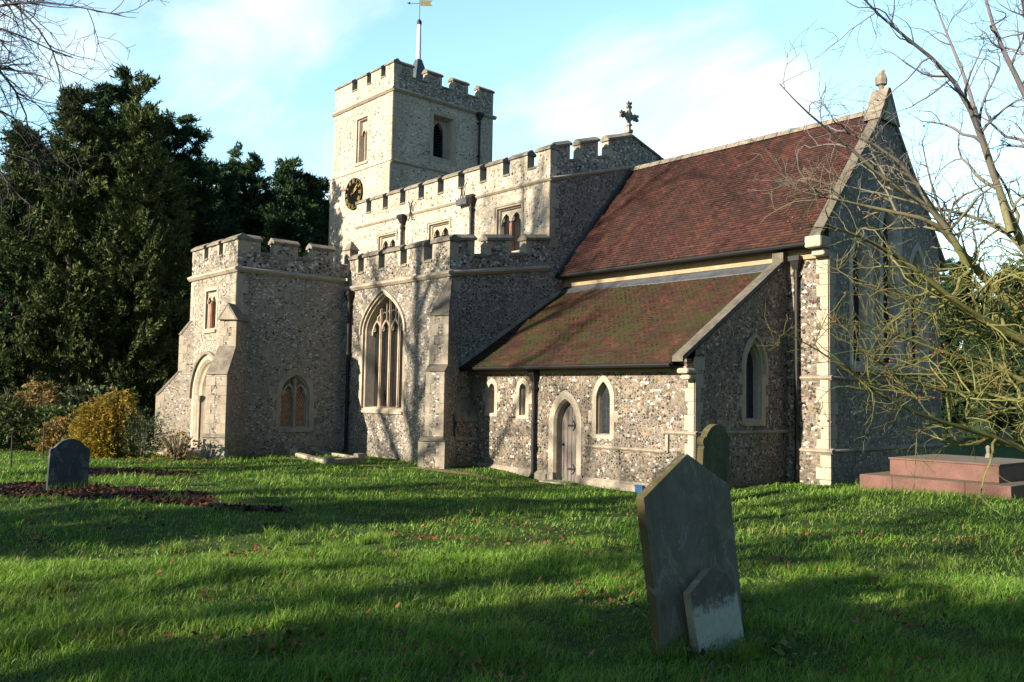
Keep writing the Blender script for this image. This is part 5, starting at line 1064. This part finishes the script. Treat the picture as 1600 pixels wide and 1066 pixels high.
def conifer(seed,h,r,nsp,label,leaders=None,mat=L_CON,name='conifer',size=.27,ncard=24,cat='tree',droop=.25,asp=.13,boughs=560):
    e=empty(name,(0,0,0),label,cat); rs=np.random.RandomState(seed)
    if leaders is None:
        leaders=[(0,0,.3,h,r)]
        leaders[0]=(0,0,.3,h*.94,r*.92)
        for i in range(10): a=i*2.4+rs.rand(); q=r*(.15+.062*i); leaders.append((q*math.cos(a),q*math.sin(a),h*.10,h*(.99-.035*i*rs.uniform(.7,1.3)),r*rs.uniform(.24,.36)))
    mb=MB()
    for (x,y,h0,hh,rr) in leaders[:1]: mb.tube([(x,y,-.3),(x,y,hh*.5),(x,y,hh*.93)],[h*.018,h*.01,h*.002],BARK_C,8)
    mb.build('trunk',e); spray_crown('crown',seed,cone,nsp,ncard,size,mat,e,droop,2.6,.3,leaders,asp,boughs,.5); return e
G_CON='dark conifers behind the church'
c1=conifer(1,17.5,4.4,6400,'tallest dark conifer with several feathery tops behind the left lawn')
place(c1,-33.5,-2.6,1.03,0,group=G_CON)
c2=conifer(2,15,4.0,6400,'')
place(c2,-38,-5.0,1.0,.5,'broad dark conifer left of the tallest one',G_CON)
def cc(src,x,y,s,rz,l,sz=None): place(copy_thing(src),x,y,s,rz,l,G_CON,sz)
cc(c1,-34.5,.6,.98,2.1,'dark conifer just right of the tallest, its tops bent to the right')
cc(c2,-41,5.2,1.12,1.3,'pointed dark conifer in the middle of the row')
cc(c1,-42.5,8.3,1.04,4.0,'dark conifer stepping down right of the middle of the row')
cc(c2,-40.4,10.3,1.16,2.9,'lower dark conifer midway between the tall group and the tower')
cc(c2,-43,13.4,1.16,5.1,'dark conifer near the tower with a ragged top')
cc(c1,-44,17,1.02,.7,'dark conifer directly beside the tower')
cc(c2,-47,21,1.0,3.6,'dark conifer partly hidden by the tower')
cc(c2,-31,5.5,.80,.2,'lower dark conifer behind the porch roofline')
cc(c1,-30,-8.5,.66,1.2,'low dark conifer at the left edge behind the shrubs')
cc(c2,-29.5,-1.0,.62,3.0,'low bushy conifer in front of the tall group')
cc(c2,-44,-3.5,.85,2.2,'dark conifer filling the gap low behind the yellowing shrub'); cc(c1,-50,4,.9,5.5,'rearmost dark conifer behind the tall group')
holly=conifer(5,11.2,2.5,4600,'olive green evergreen with pale leading shoots in front of the dark conifers',leaders=[(0,0,.2,10.6,2.0),(1.2,1.9,.2,11.2,1.6),(-.6,-1.6,.2,9.6,1.6),(.5,3.2,.2,9.0,1.5),(.3,.8,.3,9.8,1.3)],mat=L_HOLLY,name='holly_tree',size=.17,ncard=34,droop=.1,asp=.17)
place(holly,-26.8,-6.2,1.12,0,sz=1.32)
# right side: dark evergreens and bare wood behind the chancel
G_R='dark evergreens beyond the chancel'
def cr(src,x,y,s,rz,l,sz=None): place(copy_thing(src),x,y,s,rz,l,G_R,sz)
cr(c2,-9.3,38,.72,.4,'dark evergreen right behind the chancel gable'); cr(c1,-5.5,36.5,.58,1.4,'low dark evergreen behind the far headstones')
cr(c2,-2.0,33.5,.70,2.5,'dark evergreen at the right edge behind the bare tree'); cr(c1,1.5,34,.70,3.2,'tall dark evergreen at the far right edge'); cr(c2,-13,42,.6,4.2,'shaded evergreen partly hidden by the chancel')
cr(c1,-9.5,47,.62,3.9,'shadowy evergreen low behind the bare tree, beyond the headstones'); cr(c2,-3.5,41,.66,5.2,'shadowy evergreen behind the far row of headstones at right')
b1=bare_proto('bare_tree',31,13,3.6,(2.2,2.6,2.2),(2.0,1.1,.6),.012,'bare grey tree at the far left edge behind the shrubs')
place(b1,-38,-9.5,1.1,0,group='bare trees in the background')
def cb(x,y,s,rz,l): place(copy_thing(b1),x,y,s,rz,l,'bare trees in the background')
cb(-30,-8.3,.75,1.0,'small bare tree against the conifers at left'); cb(-46,-6.5,1.2,2.0,'tall bare grey tree behind the leftmost conifer')
cb(-53,23.5,1.08,3.0,'fine bare tree just showing left of the tower'); cb(-15,58,1.0,.5,'bare tree far off behind the chancel ridge'); cb(-9,50,.95,4.0,'bare tree beyond the dark evergreens at right'); cb(-12,66,1.1,5.0,'farthest bare tree at right')

# shrubs
def shrub(name,seed,x,y,r,h,mat,label,nsp=900,size=.12,droop=.3,elong=3,asp=.25,leaders=None,stems=14,z0=.1,inner=.3):
    e=empty(name,(0,0,0),label,'shrub'); rs=np.random.RandomState(seed); ls=[]
    for i in range(stems):
        a=rs.rand()*6.28; q=r*.75*rs.rand()**.5; ls.append((.02,[(0.05*math.cos(a),.05*math.sin(a),-.1),(q*.6*math.cos(a),q*.6*math.sin(a),h*.5),(q*math.cos(a),q*math.sin(a),h*rs.uniform(.75,1.02))]))
    tree_mesh('stems',grow(ls,seed,2,(3,3),(h*.3,h*.14),.004,.2,.12,.2),[BARK_G],(4,3,3),e)
    spray_crown('foliage',seed,lambda t:np.sqrt(np.clip(1-(t*1.02-.28)**2/.56,0.02,1)),nsp,12,size,mat,e,droop,elong,inner,leaders or [(0,0,z0,h,r)],asp)
    return place(e,x,y)
shrub('golden_shrub',3,-15.2,-8.0,.7,2.0,L_GOLD,'bright golden yellow shrub left of the porch',2000,.085,.55,4,.22,[(0,0,.1,1.85,.66),(.2,.3,.1,2.05,.48),(-.15,-.3,.1,1.7,.52)])
shrub('green_shrub',4,-20.5,-9.9,1.9,2.1,L_SHRUB,'large green shrub at the left edge',1500,.12,.2,3,.25,[(0,0,.1,1.55,1.5),(1.2,1.6,.1,1.3,1.1),(-1,-1.5,.1,1.7,1.3)])
shrub('yellowing_shrub',5,-20.2,-8.6,.8,2.15,L_YELGR,'sparse shrub with yellowing leaves between the green and golden shrubs',420,.09,.1,2,.5)
shrub('juniper_bush',6,-14.3,-7.2,.5,1.1,L_JUN,'dark feathery juniper bush right of the golden shrub',330,.09,-.3,4.5,.14)
shrub('brown_twiggy_bush',7,-13.0,-6.7,.65,.85,L_YELGR,'brown twiggy bush in front of the porch doorway',110,.05,.1,2,.5,stems=46)
shrub('russet_shrub',8,-18.3,-8.3,.8,1.1,L_YELGR,'low russet shrub behind the golden one',500,.07,.1,2,.5)
shrub('low_green_bush',9,-24.0,-7.6,1.6,1.5,L_SHRUB,'low dark green bush in the shade behind the fence wires',900,.12,.1,3,.25)
shrub('laurel_bush',10,-21.5,-6.6,1.6,1.9,L_JUN,'dark rounded bush behind the golden shrub',900,.14,.1,2,.4)
# post and wire fence
fence=empty('wire_fence',(-13.2,-10.6,.1),'thin post and wire fence in front of the shrubs at left','fence')
pp=[(-17.6,-8.3),(-14.7,-9.75),(-12.4,-11.0),(-10.0,-12.3)]
for x,y in pp: mb=MB(); mb.tube([(x,y,H(x,y)-.2),(x,y,H(x,y)+.95)],.018,IRON,6); mb.build('post',fence,(-13.2,-10.6,.1))
for hh in (.45,.9): mb=MB(); mb.tube([(x,y,H(x,y)+hh) for x,y in pp],.006,IRON,4); mb.build('wire',fence,(-13.2,-10.6,.1))

# ---------------------------------------------------------------- trees south of the lawn (behind the camera's left shoulder) whose shade falls across it
G_S='trees south of the churchyard'
def shade(src,x,y,s,rz,l,sz=None): place(copy_thing(src),x,y,s,rz,l,G_S,sz)
shade(c1,-2.8,-30,.62,.3,'dark conifer south of the lawn, straight across from the vestry')
shade(c2,5.9,-27,.42,.4,'low dark conifer south of the lawn beside the broad one',.5)
shade(c2,8.0,-28,.95,1.9,'broad low dark conifer south of the lawn near the camera side',.55)
shade(c1,-15,-34,.42,1.3,'small dark conifer south of the lawn, farther west',.4)
shade(b1,-12.2,-30,1.7,.8,'stout bare tree south of the lawn facing the aisle window',1.9); shade(b1,-6.5,-33,1.1,2.2,'bare tree south of the lawn facing the vestry'); shade(b1,3,-36,1.2,5.2,'bare tree south of the lawn facing the chancel')
G_E='added unseen trees east of the churchyard'  # out of view, added to block the eastern sky and darken east walls
def east(src,x,y,s,rz,l): place(copy_thing(src),x,y,s,rz,l,G_E)
for k,(x,y,s) in enumerate(((30,-24,1.0),(33,-13,1.15),(32,-3,1.05),(33,8,1.15),(31,18,1.0),(27,28,1.1),(24,-33,.9))): east(c1 if k%2 else c2,x,y,s,k*1.3,'added unseen conifer east of the churchyard, number %s from the south'%['two','three','four','five','six','seven','one'][k])
